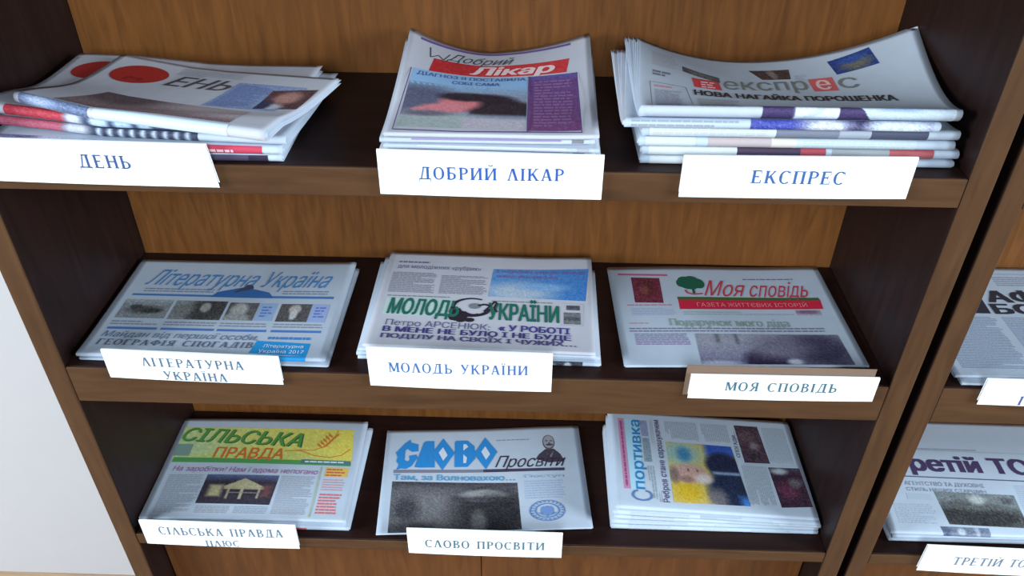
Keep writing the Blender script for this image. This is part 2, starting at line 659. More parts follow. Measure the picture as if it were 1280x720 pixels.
# ------------------------------------------------------------------ newspapers
class Paper:
    """a folded newspaper: fold towards the front, pages lying above and below it.
    local x = across, y = towards the back, z = up; u = across, s = distance from the fold on the upper page (s < 0 runs round the fold)"""

    def __init__(self, label, w, d, tf, tb, loc, rot=0.0, base=None, lift=None, skew=0.0, tu=0.0, sheets=3, mat=0,
                 group=None, seed=0, fall=0.04, ragged=0.002):
        self.w, self.d, self.tf, self.tb, self.R = w, d, tf, tb, tf / 2
        self.base = base or (lambda X, Y: 0 * X)
        self.ox, self.oy, self.rz = loc[0], loc[1], math.radians(rot)
        self.lift = lift or (lambda X, Y: 0 * X)
        self.skew, self.tu, self.fall = skew, tu, fall
        self.root = thing('newspaper', label, 'newspaper', loc, math.radians(rot), group)
        rnd = random.Random(seed * 77 + 5)
        for j in range(sheets):
            Rj = self.R * (1 - 0.86 * j / max(1, sheets - 0.3)) if j else self.R
            self.sheet(j, Rj, rnd.uniform(-ragged, ragged) if j else 0, rnd.uniform(-ragged, ragged) * 1.5 if j else 0,
                       NEWS[mat if j == 0 else rnd.randrange(3)], rnd)

    def thick(self, fx, y):
        return (self.tb + (self.tf - self.tb) * np.exp(-np.maximum(y, 0) / self.fall)) * (1 + self.tu * (0.5 - fx))

    def to_world(self, x, y):
        c, s = math.cos(self.rz), math.sin(self.rz)
        return self.ox + c * x - s * y, self.oy + s * x + c * y

    def thick_at(self, X, Y):
        c, s = math.cos(self.rz), math.sin(self.rz)
        dx, dy = X - self.ox, Y - self.oy
        return self.thick(np.clip((c * dx + s * dy) / self.w, 0, 1), -s * dx + c * dy)

    def deform(self, x, y, z):
        fx, fy = x / self.w, y / self.d
        k = self.thick(fx, y) / self.tf
        X, Y = self.to_world(x + self.skew * y * (z / self.tf), y)
        zz = z * k + self.base(X, Y) + self.lift(X, Y)
        return np.stack([x + self.skew * y * (z / self.tf), y + 0 * x, zz], -1)

    def top(self, u, s, h=0.0):
        u, s = np.asarray(u, float), np.asarray(s, float)
        a = np.clip(-s / self.R, 0, math.pi * 0.95)
        y = np.where(s >= 0, self.R + s, self.R - (self.R + h) * np.sin(a))
        z = np.where(s >= 0, self.tf + h, self.R + (self.R + h) * np.cos(a))
        p = self.deform(u, y, np.minimum(z, self.tf))
        p[..., 2] += np.maximum(z - self.tf, 0)
        return p

    def sheet(self, j, Rj, dx, dd, mat, rnd):
        w, d = self.w, self.d
        L = d - self.R + dd
        ys, zs = [], []
        nt, na = 26, 10
        th = 0.00028
        cz = self.R
        for i in range(nt):
            ys.append(self.R + L * (1 - i / nt))
            zs.append(cz + Rj)
        for i in range(na + 1):
            a = math.pi / 2 + math.pi * i / na
            ys.append(self.R + Rj * math.cos(a))
            zs.append(cz + Rj * math.sin(a))
        L2 = d - self.R + dd + rnd.uniform(-0.002, 0.001)
        for i in range(1, nt + 1):
            ys.append(self.R + L2 * i / nt)
            zs.append(cz - Rj)
        n = len(ys)
        ys, zs = np.array(ys), np.array(zs)
        ty, tz = np.gradient(ys), np.gradient(zs)
        ln = np.hypot(ty, tz)
        ny, nz = -tz / ln, ty / ln           # points inwards (towards the middle of the fold)
        nx = 36
        X = np.linspace(0, w, nx + 1) + dx
        V = []
        for off in (0, 1):
            for x in X:
                V.append(self.deform(np.full(n, x), ys + ny * th * off * -1 * -1, np.clip(zs + nz * th * off, 0, self.tf)))
        V = np.concatenate(V)
        F = []
        A = (nx + 1) * n
        for i in range(nx):
            for k in range(n - 1):
                a, b = i * n + k, (i + 1) * n + k
                F.append((a, b, b + 1, a + 1))
                F.append((A + a, A + a + 1, A + b + 1, A + b))
        for k in range(n - 1):
            F.append((k, k + 1, A + k + 1, A + k))
            q = nx * n
            F.append((q + k, A + q + k, A + q + k + 1, q + k + 1))
        for i in range(nx):
            a, b = i * n, (i + 1) * n
            F.append((a, A + a, A + b, b))
            a, b = a + n - 1, b + n - 1
            F.append((a, b, A + b, A + a))
        mesh_obj('outer_sheet' if j == 0 else 'inner_sheet', V, F, mat, self.root, True)

    # ---- printing; fx 0..1 left to right, fy 0 (back edge) .. 1 (fold), fy > 1 runs round the fold
    def us(self, fx, fy):
        return np.asarray(fx) * self.w, (1 - np.asarray(fy)) * (self.d - self.R)

    def flat(self, name, fx, fy, faces, mat, h=0.00035, parent=None):
        u, s = self.us(np.asarray(fx), np.asarray(fy))
        return mesh_obj(name, self.top(u, s, h), faces, mat, parent or self.root)

    def grid(self, quad, step=0.006, curved=False):
        """quad = four (fx, fy): back-left, back-right, front-right, front-left"""
        (a, b, c, d) = [np.array(q, float) for q in quad]
        wid = max(np.linalg.norm((b - a) * [self.w, self.d]), np.linalg.norm((c - d) * [self.w, self.d]))
        dep = max(np.linalg.norm((d - a) * [self.w, self.d]), np.linalg.norm((c - b) * [self.w, self.d]))
        n, m_ = max(1, int(wid / step)), max(1, int(dep / step))
        if max(q[1] for q in quad) > 1:
            m_ = max(m_, int(dep / 0.0008))
        U, Vv = np.meshgrid(np.linspace(0, 1, n + 1), np.linspace(0, 1, m_ + 1))
        P = (a * ((1 - U) * (1 - Vv))[..., None] + b * (U * (1 - Vv))[..., None] + c * (U * Vv)[..., None] + d * ((1 - U) * Vv)[..., None])
        F = [(j * (n + 1) + i, (j + 1) * (n + 1) + i, (j + 1) * (n + 1) + i + 1, j * (n + 1) + i + 1) for j in range(m_) for i in range(n)]
        return P.reshape(-1, 2), F, U.reshape(-1), Vv.reshape(-1)

    def patch(self, name, quad, rgb, h=0.0002, parent=None):
        if len(quad) == 2:
            (x0, y0), (x1, y1) = quad
            quad = [(x0, y0), (x1, y0), (x1, y1), (x0, y1)]
        P, F, _, _ = self.grid(quad)
        return self.flat(name, P[:, 0], P[:, 1], F, ink(rgb), h, parent)

    def picture(self, quad, layers, name='photograph', noise=14, step=0.0014, h=0.00022, seed=1):
        if len(quad) == 2:
            (x0, y0), (x1, y1) = quad
            quad = [(x0, y0), (x1, y0), (x1, y1), (x0, y1)]
        P, F, U, V = self.grid(quad, step)
        C = np.zeros((len(U), 3))
        rs = np.random.RandomState(seed)
        for L in layers:
            k, col = L[0], np.array(L[-2] if k_soft(L) else L[-1], float)
            soft = L[-1] if k_soft(L) else 0.05
            if k == 'bg':
                C[:] = col
                continue
            if k == 'e':
                cx, cy_, rx, ry = L[1:5]
                dist = 1 - np.sqrt(((U - cx) / rx) ** 2 + ((V - cy_) / ry) ** 2)
                al = np.clip(dist / soft + 0.5, 0, 1)
            elif k == 'r':
                x0, y0, x1, y1 = L[1:5]
                dist = np.minimum(np.minimum(U - x0, x1 - U), np.minimum(V - y0, y1 - V))
                al = np.clip(dist / soft + 0.5, 0, 1)
            elif k == 'g':                      # colour fades along a direction
                ax, ay, o0, o1 = L[1:5]
                al = np.clip((U * ax + V * ay - o0) / (o1 - o0), 0, 1)
            elif k == 'p':                      # polygon
                poly = L[1]
                ins = np.zeros(len(U), bool)
                for i in range(len(poly)):
                    (xa, ya), (xb, yb) = poly[i], poly[i - 1]
                    cnd = ((ya > V) != (yb > V)) & (U < (xb - xa) * (V - ya) / ((yb - ya) or 1e-9) + xa)
                    ins ^= cnd
                al = ins.astype(float)
            C = C * (1 - al[:, None]) + col * al[:, None]
        C += rs.normal(0, noise, (len(U), 1)) + rs.normal(0, noise * 0.3, (len(U), 3))
        C = np.clip(C, 0, 255) / 255
        C = np.where(C <= 0.04045, C / 12.92, ((C + 0.055) / 1.055) ** 2.4)
        o = self.flat(name, P[:, 0], P[:, 1], F, PHOTO, h)
        at = o.data.color_attributes.new('print', 'FLOAT_COLOR', 'POINT')
        at.data.foreach_set('color', np.concatenate([C, np.ones((len(U), 1))], 1).astype(np.float32).ravel())
        return o

    def text(self, txt, fx0, fx1, cap_top, base_l, base_r, rgb, name='headline', bold=0.0, shear=0.0, h=0.0005, font='sans', parent=None, rise=0.0):
        v, f = (text_geo(txt, bold) if font == 'sans' else serif_geo(txt))
        ch = CAPH if font == 'sans' else 1.0
        x, y = v[:, 0] - v[:, 0].min(), v[:, 1] / ch
        wd = x.max()
        capf = base_l - cap_top
        X = fx0 + x / wd * (fx1 - fx0) + shear * y * capf * self.d / self.w
        Y = base_l + (base_r - base_l) * (x / wd) - y * capf
        if rise:
            Y = Y + rise * (2 * x / wd - 1) ** 2
        return self.flat(name, X, Y, f, ink(rgb), h, parent)

    def vtext(self, txt, fy0, fy1, cap_x_l, base_x, rgb, name='headline', bold=0.0, h=0.0005, lean=0.0, parent=None, shear=0.0):
        """reads away from the fold; letters' tops towards the left edge. fy0 = start (near fold), fy1 = end"""
        v, f = text_geo(txt, bold)
        x, y = v[:, 0] - v[:, 0].min(), v[:, 1] / CAPH
        wd = x.max()
        t = x / wd
        X = base_x - y * (base_x - cap_x_l) + lean * t
        Y = fy0 + (fy1 - fy0) * t - shear * y * (base_x - cap_x_l)
        return self.flat(name, X, Y, f, ink(rgb), h, parent)

    def lines(self, x0, y0, x1, y1, rgb=(140, 142, 152), pitch=0.0026, fill=0.5, name='article_text', seed=0, vertical=False, ragged=True, h=0.00025):
        """rows of small word-shaped marks"""
        rnd = random.Random(seed + int(x0 * 1000) + int(y0 * 1000))
        A, B = (self.w, self.d) if not vertical else (self.d, self.w)
        PX, PY, F = [], [], []
        if vertical:
            n = max(1, int((x1 - x0) * self.w / pitch))
        else:
            n = max(1, int((y1 - y0) * self.d / pitch))
        for r in range(n):
            lo, hi = ((x0, x1) if not vertical else (y0, y1))
            p = lo
            end = hi - (rnd.uniform(0, 0.02) if ragged else 0)
            if ragged and rnd.random() < 0.1:
                end = lo + (hi - lo) * rnd.uniform(0.4, 0.8)
            while p < end:
                q = min(end, p + rnd.uniform(0.003, 0.011) / A)
                if vertical:
                    c0 = x0 + (x1 - x0) * (r + 0.2) / n
                    c1 = c0 + (x1 - x0) / n * fill
                    pts = [(c0, p), (c1, p), (c1, q), (c0, q)]
                else:
                    c0 = y0 + (y1 - y0) * (r + 0.2) / n
                    c1 = c0 + (y1 - y0) / n * fill
                    pts = [(p, c0), (q, c0), (q, c1), (p, c1)]
                k = len(PX)
                PX += [a for a, b in pts]
                PY += [b for a, b in pts]
                F.append((k, k + 3, k + 2, k + 1))
                p = q + 0.0012 / A
        return self.flat(name, PX, PY, F, ink(rgb), h)

    def poly(self, name, polys, rgb, h=0.0004, parent=None):
        """polygons in page fractions, triangulated into one mesh"""
        bm = bmesh.new()
        for i, pl in enumerate(polys):
            try:
                bm.faces.new([bm.verts.new((a, b, (i % 9) * 1.5e-5)) for a, b in pl])
            except ValueError:
                pass
        bmesh.ops.triangulate(bm, faces=bm.faces[:], ngon_method='EAR_CLIP')
        bm.verts.index_update()
        fx = [v.co.x for v in bm.verts]
        fy = [v.co.y for v in bm.verts]
        h = h + np.array([v.co.z for v in bm.verts])
        F = [[v.index for v in f.verts] for f in bm.faces]
        bm.free()
        return self.flat(name, fx, fy, F, ink(rgb), h, parent)


def k_soft(L):
    return isinstance(L[-1], (int, float))


def ell(cx, cy_, rx, ry, n=28, a0=0, a1=360):
    return [(cx + rx * math.cos(math.radians(a0 + (a1 - a0) * i / n)), cy_ + ry * math.sin(math.radians(a0 + (a1 - a0) * i / n))) for i in range(n if a1 - a0 >= 360 else n + 1)]


def ring(cx, cy_, rx, ry, w, n=40, a0=0, a1=360, w2=None):
    out = []
    w2 = w if w2 is None else w2
    for i in range(n):
        q = []
        for k in (i, i + 1):
            a = math.radians(a0 + (a1 - a0) * k / n)
            f = 1 - w - (w2 - w) * k / n
            q.append(((cx + rx * math.cos(a), cy_ + ry * math.sin(a)), (cx + rx * f * math.cos(a), cy_ + ry * f * math.sin(a))))
        out.append([q[0][0], q[1][0], q[1][1], q[0][1]])
    return out


def line(pts, w, asp=1.45):
    """a thin stroke as quads; w in fractions of page width"""
    out = []
    for (xa, ya), (xb, yb) in zip(pts, pts[1:]):
        dx, dy = (xb - xa) * asp, yb - ya
        l = math.hypot(dx, dy) or 1
        nx, ny = -dy / l * w / 2, dx / l * w / 2 * asp
        out.append([(xa - nx, ya - ny), (xb - nx, yb - ny), (xb + nx, yb + ny), (xa + nx, ya + ny)])
    return out


def stack(specs, z, group=None, curl=None, gap=0.0006, wave=None, power=1.0):
    """specs bottom to top; every newspaper rests on the one below. curl(fx, fy) >= 0 opens up towards the top one"""
    out = []
    base = lambda X, Y: 0 * X
    n = len(specs)
    top = specs[-1]
    tx, ty, ta, tw, td = top['loc'][0], top['loc'][1], math.radians(top.get('rot', 0)), top['w'], top['d']

    def frame(X, Y):
        dx, dy = X - tx, Y - ty
        return (math.cos(ta) * dx + math.sin(ta) * dy) / tw, (-math.sin(ta) * dx + math.cos(ta) * dy) / td

    for i, sp_ in enumerate(specs):
        sp_ = dict(sp_)
        loc = sp_.pop('loc')

        def lift(X, Y, k=((i + 1) / n) ** power):
            fx, fy = frame(X, Y)
            return (k * curl(fx, fy) if curl else 0 * fx) + (wave(fx, fy) if wave else 0)
        p = Paper(loc=(loc[0], loc[1], z + 0.0003), base=base, lift=lift, seed=i + int(loc[0] * 100) + 3, group=group if n > 1 else None, **sp_)
        out.append(p)
        base = (lambda X, Y, b=base, q=p: b(X, Y) + q.thick_at(X, Y) + gap)
    return out


G = (96, 98, 110)

# ---------------- middle shelf, left: blue title in slanted letters
st = stack([
    dict(label='lower of the two blue-titled newspapers, left end of the middle shelf, mostly hidden', w=0.291, d=0.196, tf=0.0032, tb=0.0026, loc=(0.0125, 0.013), rot=-0.6, sheets=3),
    dict(label="newspaper with slanted pale blue title over a row of portraits, topmost of its pile", w=0.291, d=0.2, tf=0.0062, tb=0.0030, loc=(0.0095, 0.0135), rot=0.0, sheets=3),
], Z2, 'newspapers in the left pile of the middle shelf', curl=lambda fx, fy: 0.004 * np.clip(fx - 0.6, 0, 1) * np.clip(fy, 0, 1) * 2)
p = st[-1]
BL = (74, 132, 190)
p.text('Літературна Україна', 0.085, 0.90, 0.12, 0.295, 0.30, BL, 'masthead', 0.012, 0.30)
p.lines(0.10, 0.325, 0.42, 0.375, (130, 140, 165), 0.0045)
p.lines(0.72, 0.33, 0.93, 0.38, (130, 140, 165), 0.0045)
p.patch('rule_line', [(0.06, 0.392), (0.955, 0.392), (0.955, 0.418), (0.06, 0.412)], (74, 120, 178))
p.poly('emblem', [[(0.41, 0.415), (0.43, 0.36), (0.50, 0.35), (0.54, 0.30), (0.60, 0.34), (0.66, 0.355), (0.69, 0.415)]], (58, 106, 168))
p.poly('emblem', [ell(0.56, 0.318, 0.022, 0.045), [(0.50, 0.36), (0.53, 0.31), (0.59, 0.33), (0.61, 0.37)]], (70, 74, 96), 0.0005)
gr = [('bg', (134, 138, 142))]
p.picture([(0.05, 0.455), (0.262, 0.65)], gr + [('e', 0.5, 0.55, 0.34, 0.2, (84, 84, 84), 0.8), ('e', 0.3, 0.4, 0.12, 0.12, (70, 70, 72), 0.6), ('e', 0.65, 0.6, 0.2, 0.12, (60, 60, 62), 0.6), ('g', 0, -1, -0.3, 0, (160, 165, 170))], seed=2)
p.picture([(0.275, 0.458), (0.50, 0.655)], gr + [('e', 0.7, 0.5, 0.4, 0.7, (70, 68, 70), 0.5), ('e', 0.62, 0.35, 0.1, 0.25, (160, 155, 150), 0.4), ('e', 0.2, 0.5, 0.2, 0.3, (120, 122, 120), 0.8)], seed=3)
p.picture([(0.512, 0.468), (0.640, 0.652)], [('bg', (92, 90, 90)), ('e', 0.4, 0.4, 0.3, 0.38, (168, 166, 164), 0.4), ('e', 0.4, 0.9, 0.45, 0.3, (150, 150, 150), 0.5)], seed=4)
p.patch('text_panel', [(0.645, 0.47), (0.722, 0.652)], (150, 172, 208))
p.picture([(0.738, 0.475), (0.872, 0.658)], [('bg', (86, 82, 84)), ('e', 0.5, 0.3, 0.2, 0.25, (178, 170, 166), 0.4), ('e', 0.5, 0.6, 0.12, 0.3, (190, 188, 190), 0.4)], seed=5)
p.patch('text_panel', [(0.875, 0.475), (0.95, 0.66)], (156, 170, 212))
for a in (0.66, 0.892):
    p.lines(a, 0.50, a + 0.05, 0.62, (92, 120, 190), 0.006)
for a, b in ((0.05, 0.26), (0.275, 0.5), (0.512, 0.72), (0.738, 0.95)):
    p.lines(a, 0.675, b, 0.725, (140, 146, 160), 0.004)
    p.patch('rule_line', [(a, 0.742), (b, 0.765)], (82, 120, 184))
p.text('Майдан від першої особи.', 0.05, 0.70, 0.785, 0.842, 0.85, (98, 116, 150), 'headline', 0.0, 0.25)
p.text('ГЕОГРАФІЯ СПОГАДІВ', 0.05, 0.69, 0.868, 0.922, 0.925, (92, 102, 132), 'headline', 0.0, 0.1, font='serif')
p.patch('text_panel', [(0.70, 0.85), (0.925, 0.87), (0.925, 0.992), (0.69, 0.975)], (40, 148, 214))
p.text('Літературна', 0.735, 0.90, 0.885, 0.915, 0.915, (226, 236, 246), 'headline', 0.01)
p.text('Україна 2017', 0.725, 0.91, 0.935, 0.968, 0.968, (226, 236, 246), 'headline', 0.01)
p.lines(0.74, 0.80, 0.92, 0.85, (74, 130, 200), 0.005)
p.patch('fold_print', [(0.69, 0.992), (0.925, 1.03)], (40, 148, 214))

# ---------------- middle shelf, centre: green title with the dark bird-like emblem
st = stack([
    dict(label='lowest newspaper of the green-titled pile, jutting out at front right, photos on its fold', w=0.284, d=0.19, tf=0.0052, tb=0.0045, loc=(0.337, 0.026), rot=-0.8, sheets=3),
    dict(label='second lowest newspaper of the green-titled pile in the middle of the middle shelf', w=0.284, d=0.19, tf=0.0050, tb=0.0042, loc=(0.336, 0.026), rot=0.2, sheets=3),
    dict(label='newspaper directly under the green-titled front page, left edge peeking out behind it', w=0.276, d=0.194, tf=0.0046, tb=0.0040, loc=(0.340, 0.027), rot=-0.9, sheets=3),
    dict(label='newspaper with tall green title and dark emblem, topmost in the middle of the middle shelf', w=0.270, d=0.198, tf=0.0052, tb=0.0044, loc=(0.345, 0.028), rot=-1.4, sheets=3, mat=2),
], Z2, 'newspapers in the middle pile of the middle shelf', curl=lambda fx, fy: 0.003 * np.clip(fx - 0.75, 0, 1) * np.clip(fy - 0.5, 0, 1) * 8)
q = st[0]
q.picture([(0.62, 1.0), (0.93, 1.06)], [('bg', (52, 54, 64)), ('e', 0.3, 0.5, 0.06, 0.5, (160, 165, 175), 0.5), ('e', 0.55, 0.5, 0.1, 0.4, (120, 128, 140), 0.5), ('e', 0.8, 0.5, 0.05, 0.4, (170, 175, 185), 0.5)], name='fold_print')
p = st[-1]
p.lines(0.05, 0.10, 0.22, 0.135, (110, 112, 150), 0.0055)
p.text('для молодіжних «рубрик»', 0.05, 0.46, 0.145, 0.19, 0.195, (92, 94, 140), 'headline', 0.012)
p.lines(0.035, 0.235, 0.255, 0.465, (138, 136, 150), 0.0026, 0.62)
p.lines(0.275, 0.255, 0.50, 0.465, (138, 136, 150), 0.0026, 0.62)
p.picture([(0.52, 0.165), (0.985, 0.14), (0.965, 0.49), (0.51, 0.475)],
          [('bg', (92, 142, 198)), ('g', 1, 0.2, 0.3, 1.1, (66, 122, 190)), ('e', 0.3, 0.8, 0.35, 0.3, (170, 184, 204), 0.9), ('e', 0.55, 0.62, 0.25, 0.12, (126, 166, 212), 0.9)], name='photograph', noise=9)
p.text('в народних серцях завжди', 0.535, 0.965, 0.165, 0.205, 0.20, (128, 92, 160), 'headline', 0.012)
p.text('наша українська', 0.54, 0.83, 0.225, 0.262, 0.26, (140, 92, 160), 'headline', 0.012)
GR = (34, 102, 88)
p.patch('text_panel', [(0.04, 0.528), (0.36, 0.70)], (188, 206, 204), 0.0001)
p.text('МОЛОДЬ', 0.058, 0.385, 0.528, 0.688, 0.70, GR, 'masthead', 0.028, 0.05)
p.text('УКРАЇНИ', 0.520, 0.845, 0.548, 0.715, 0.725, GR, 'masthead', 0.028, -0.02)
p.lines(0.04, 0.493, 0.34, 0.512, (110, 130, 130), 0.004)
p.lines(0.53, 0.515, 0.83, 0.535, (120, 130, 140), 0.004)
DK = (44, 36, 48)
p.poly('emblem', ring(0.44, 0.60, 0.095, 0.10, 0.30, 36, 60, 300, 0.12) + [ell(0.385, 0.69, 0.045, 0.055), ell(0.365, 0.72, 0.018, 0.02), ell(0.40, 0.735, 0.022, 0.022), ell(0.44, 0.73, 0.022, 0.022)]
       + ring(0.455, 0.62, 0.075, 0.075, 0.28, 24, -10, 150, 0.4), DK)
p.poly('emblem', [[(0.345, 0.60), (0.39, 0.615), (0.41, 0.67), (0.37, 0.70), (0.34, 0.66)]] + line([(0.50, 0.64), (0.53, 0.57), (0.545, 0.53), (0.555, 0.545), (0.545, 0.60), (0.56, 0.64)], 0.010) + line([(0.47, 0.58), (0.50, 0.565), (0.53, 0.58)], 0.012), DK, 0.00045)
p.poly('emblem', [ell(0.455, 0.585, 0.028, 0.03)], (120, 124, 128), 0.00042)
p.picture([(0.876, 0.54), (0.938, 0.59)], [('bg', (92, 90, 102)), ('r', 0.1, 0.3, 0.9, 0.6, (70, 68, 80), 0.1)], name='text_panel')
p.picture([(0.864, 0.615), (0.94, 0.735)], [('bg', (112, 112, 118)), ('r', 0, 0.4, 1, 0.7, (82, 82, 90), 0.1)], name='text_panel')
p.poly('rule_line', line([(0.855, 0.52), (0.955, 0.525), (0.95, 0.75), (0.85, 0.745)], 0.002), (160, 160, 168))
p.text('Петро АРСЕНЮК:', 0.068, 0.535, 0.752, 0.81, 0.828, (92, 88, 128), 'headline', 0.004)
p.text('« У РОБОТІ', 0.575, 0.892, 0.768, 0.825, 0.838, (70, 62, 138), 'headline', 0.028)
p.text('В МЕНЕ НЕ БУЛО І НЕ БУДЕ', 0.062, 0.897, 0.822, 0.872, 0.902, (68, 60, 122), 'headline', 0.03)
p.text('ПОДІЛУ НА СВОЇХ І ЧУЖИХ…', 0.062, 0.92, 0.893, 0.936, 0.958, (84, 76, 124), 'headline', 0.03)

# ---------------- middle shelf, right: red slanted title with a green tree
st = stack([
    dict(label='single newspaper with red slanted title and green tree, right end of the middle shelf', w=0.285, d=0.2, tf=0.0036, tb=0.0028, loc=(0.651, 0.0215), rot=2.0, sheets=3),
], Z2, wave=lambda fx, fy: 0.0006 + 0.0012 * (1 - np.cos(fx * 9)) * np.clip(fy, 0, 1) * 0.5)
p = st[-1]
p.patch('rule_line', [(0.04, 0.068), (0.272, 0.082), (0.272, 0.104), (0.04, 0.088)], (196, 92, 128))
p.picture([(0.098, 0.115), (0.23, 0.125), (0.222, 0.40), (0.094, 0.393)], [('bg', (112, 44, 62)), ('e', 0.5, 0.4, 0.3, 0.35, (92, 40, 44), 0.8), ('e', 0.4, 0.5, 0.15, 0.2, (128, 70, 66), 0.8)])
p.lines(0.055, 0.41, 0.26, 0.435, (206, 120, 146), 0.005)
p.lines(0.07, 0.45, 0.27, 0.53, (160, 172, 200), 0.003)
TG = (30, 92, 70)
p.poly('emblem', [ell(0.345, 0.17, 0.035, 0.06), ell(0.375, 0.155, 0.035, 0.05), ell(0.405, 0.19, 0.028, 0.055), ell(0.365, 0.21, 0.045, 0.045), ell(0.325, 0.185, 0.022, 0.045)]
       + line([(0.375, 0.22), (0.372, 0.30)], 0.012), TG)
p.poly('emblem', [ell(0.328, 0.19, 0.012, 0.025)], (150, 84, 70), 0.00045)
p.poly('emblem', line([(0.335, 0.26), (0.342, 0.295), (0.37, 0.31), (0.41, 0.30)], 0.010), (190, 70, 86), 0.00045)
p.text('Моя', 0.415, 0.585, 0.155, 0.325, 0.33, (196, 58, 74), 'masthead', 0.004, 0.38)
p.text('сповідь', 0.618, 0.885, 0.165, 0.33, 0.338, (192, 62, 80), 'masthead', 0.006, 0.34)
p.lines(0.62, 0.125, 0.86, 0.15, (120, 116, 146), 0.005)
p.patch('rule_line', [(0.29, 0.335), (0.932, 0.342), (0.936, 0.373), (0.29, 0.367)], (70, 96, 52))
p.patch('text_panel', [(0.291, 0.367), (0.936, 0.373), (0.93, 0.463), (0.287, 0.466)], (204, 38, 66))
p.text('ГАЗЕТА ЖИТТЄВИХ ІСТОРІЙ', 0.37, 0.865, 0.40, 0.44, 0.44, (232, 142, 150), 'headline', 0.004)
p.lines(0.298, 0.488, 0.80, 0.53, (160, 172, 178), 0.0042)
p.picture([(0.80, 0.475), (0.91, 0.53)], [('bg', (176, 166, 186)), ('e', 0.5, 0.3, 0.5, 0.4, (126, 98, 126), 0.9)], noise=8)
p.text('Подарунок мого діда', 0.225, 0.745, 0.565, 0.635, 0.645, (140, 158, 150), 'headline', 0.016)
p.lines(0.05, 0.60, 0.14, 0.618, (190, 140, 140), 0.0035)
p.lines(0.045, 0.65, 0.90, 0.70, (126, 122, 146), 0.0042, 0.5, ragged=True)
p.lines(0.062, 0.708, 0.295, 0.82, (136, 124, 160), 0.0028, 0.6)
p.picture([(0.322, 0.71), (0.935, 0.722), (0.943, 1.0), (0.314, 0.995)],
          [('bg', (146, 146, 160)), ('g', 0, 1, 0.3, 1.0, (120, 116, 146)), ('e', 0.45, 0.9, 0.16, 0.4, (52, 44, 70), 0.5), ('e', 0.82, 0.5, 0.24, 0.55, (70, 64, 88), 0.8),
           ('e', 0.55, 0.45, 0.2, 0.35, (118, 112, 132), 0.9), ('r', 0.14, 0.0, 0.16, 0.3, (90, 90, 98), 0.03), ('r', 0.27, 0.0, 0.29, 0.34, (90, 90, 98), 0.03), ('e', 0.62, 0.92, 0.05, 0.1, (200, 200, 216), 0.8), ('e', 0.12, 0.97, 0.14, 0.08, (190, 188, 208), 0.8)], noise=10)

# ---------------- bottom shelf, left: green and orange title on a yellow band
st = stack([
    dict(label='lowest newspaper of the yellow-banded pile at the left of the bottom shelf', w=0.291, d=0.188, tf=0.0044, tb=0.0045, loc=(0.003, 0.013), rot=0.3, sheets=3),
    dict(label='middle newspaper of the yellow-banded pile, its right edge sticking out past the top one', w=0.291, d=0.190, tf=0.0044, tb=0.0045, loc=(0.004, 0.0135), rot=-0.3, sheets=3),
    dict(label='newspaper with green and orange title on a yellow band, topmost at left of bottom shelf', w=0.287, d=0.192, tf=0.0060, tb=0.0044, loc=(0.004, 0.0155), rot=0.6, sheets=3),
], Z3, 'newspapers in the left pile of the bottom shelf', curl=lambda fx, fy: 0.003 * np.clip(0.3 - fx, 0, 1) * 0 + 0.002 * np.sin(np.clip(fx, 0, 1) * 3.1))
p = st[-1]
q = st[0]
q.patch('fold_print', [(0.72, 1.0), (0.80, 1.05)], (176, 70, 92))
p.picture([(0.02, 0.10), (0.935, 0.10), (0.962, 0.44), (0.022, 0.45)], [('bg', (206, 204, 120)), ('g', 1, 0, 0.2, 1.0, (224, 206, 92)), ('e', 0.0, 0.9, 0.3, 0.7, (182, 200, 150), 0.9), ('e', 0.5, 1.0, 0.4, 0.25, (196, 200, 110), 0.9)], name='masthead_band', noise=7, step=0.0025)
p.text('СІЛЬСЬКА', 0.015, 0.675, 0.105, 0.245, 0.30, (84, 146, 72), 'masthead', 0.020, 0.30)
p.text('СІЛЬСЬКА', 0.022, 0.682, 0.112, 0.252, 0.307, (42, 84, 60), 'masthead', 0.0, 0.30, h=0.00042)
p.text('ПРАВДА', 0.232, 0.60, 0.318, 0.425, 0.432, (206, 110, 52), 'masthead', 0.022, 0.10)
OR = (214, 124, 60)
wh = line([(0.60, 0.345), (0.68, 0.34), (0.76, 0.39), (0.84, 0.405), (0.90, 0.38), (0.94, 0.31)], 0.006, 1.5) + line([(0.66, 0.335), (0.75, 0.335), (0.80, 0.29), (0.84, 0.20), (0.855, 0.12)], 0.004, 1.5)
for i in range(5):
    t = i / 5
    cx, cy_ = 0.79 + 0.055 * t, 0.29 - 0.14 * t
    for sg in (-1, 1):
        wh.append([(cx, cy_ + 0.02), (cx + sg * 0.010, cy_ - 0.012), (cx + sg * 0.030, cy_ - 0.038), (cx + sg * 0.026, cy_ - 0.004)])
p.poly('emblem', wh, OR)
p.patch('text_panel', [(0.02, 0.285), (0.105, 0.41)], (124, 150, 140), 0.0003)
p.patch('rule_line', [(0.03, 0.425), (0.955, 0.445), (0.96, 0.49), (0.03, 0.475)], (84, 150, 84), 0.0003)
p.patch('text_panel', [(0.70, 0.43), (0.955, 0.436), (0.96, 0.48), (0.70, 0.475)], (84, 120, 122), 0.00042)
p.lines(0.72, 0.44, 0.93, 0.47, (200, 214, 214), 0.005, h=0.0006)
p.text('На заробітки? Нам і вдома непогано', 0.055, 0.80, 0.515, 0.565, 0.582, (160, 92, 148), 'headline', 0.012, 0.15)
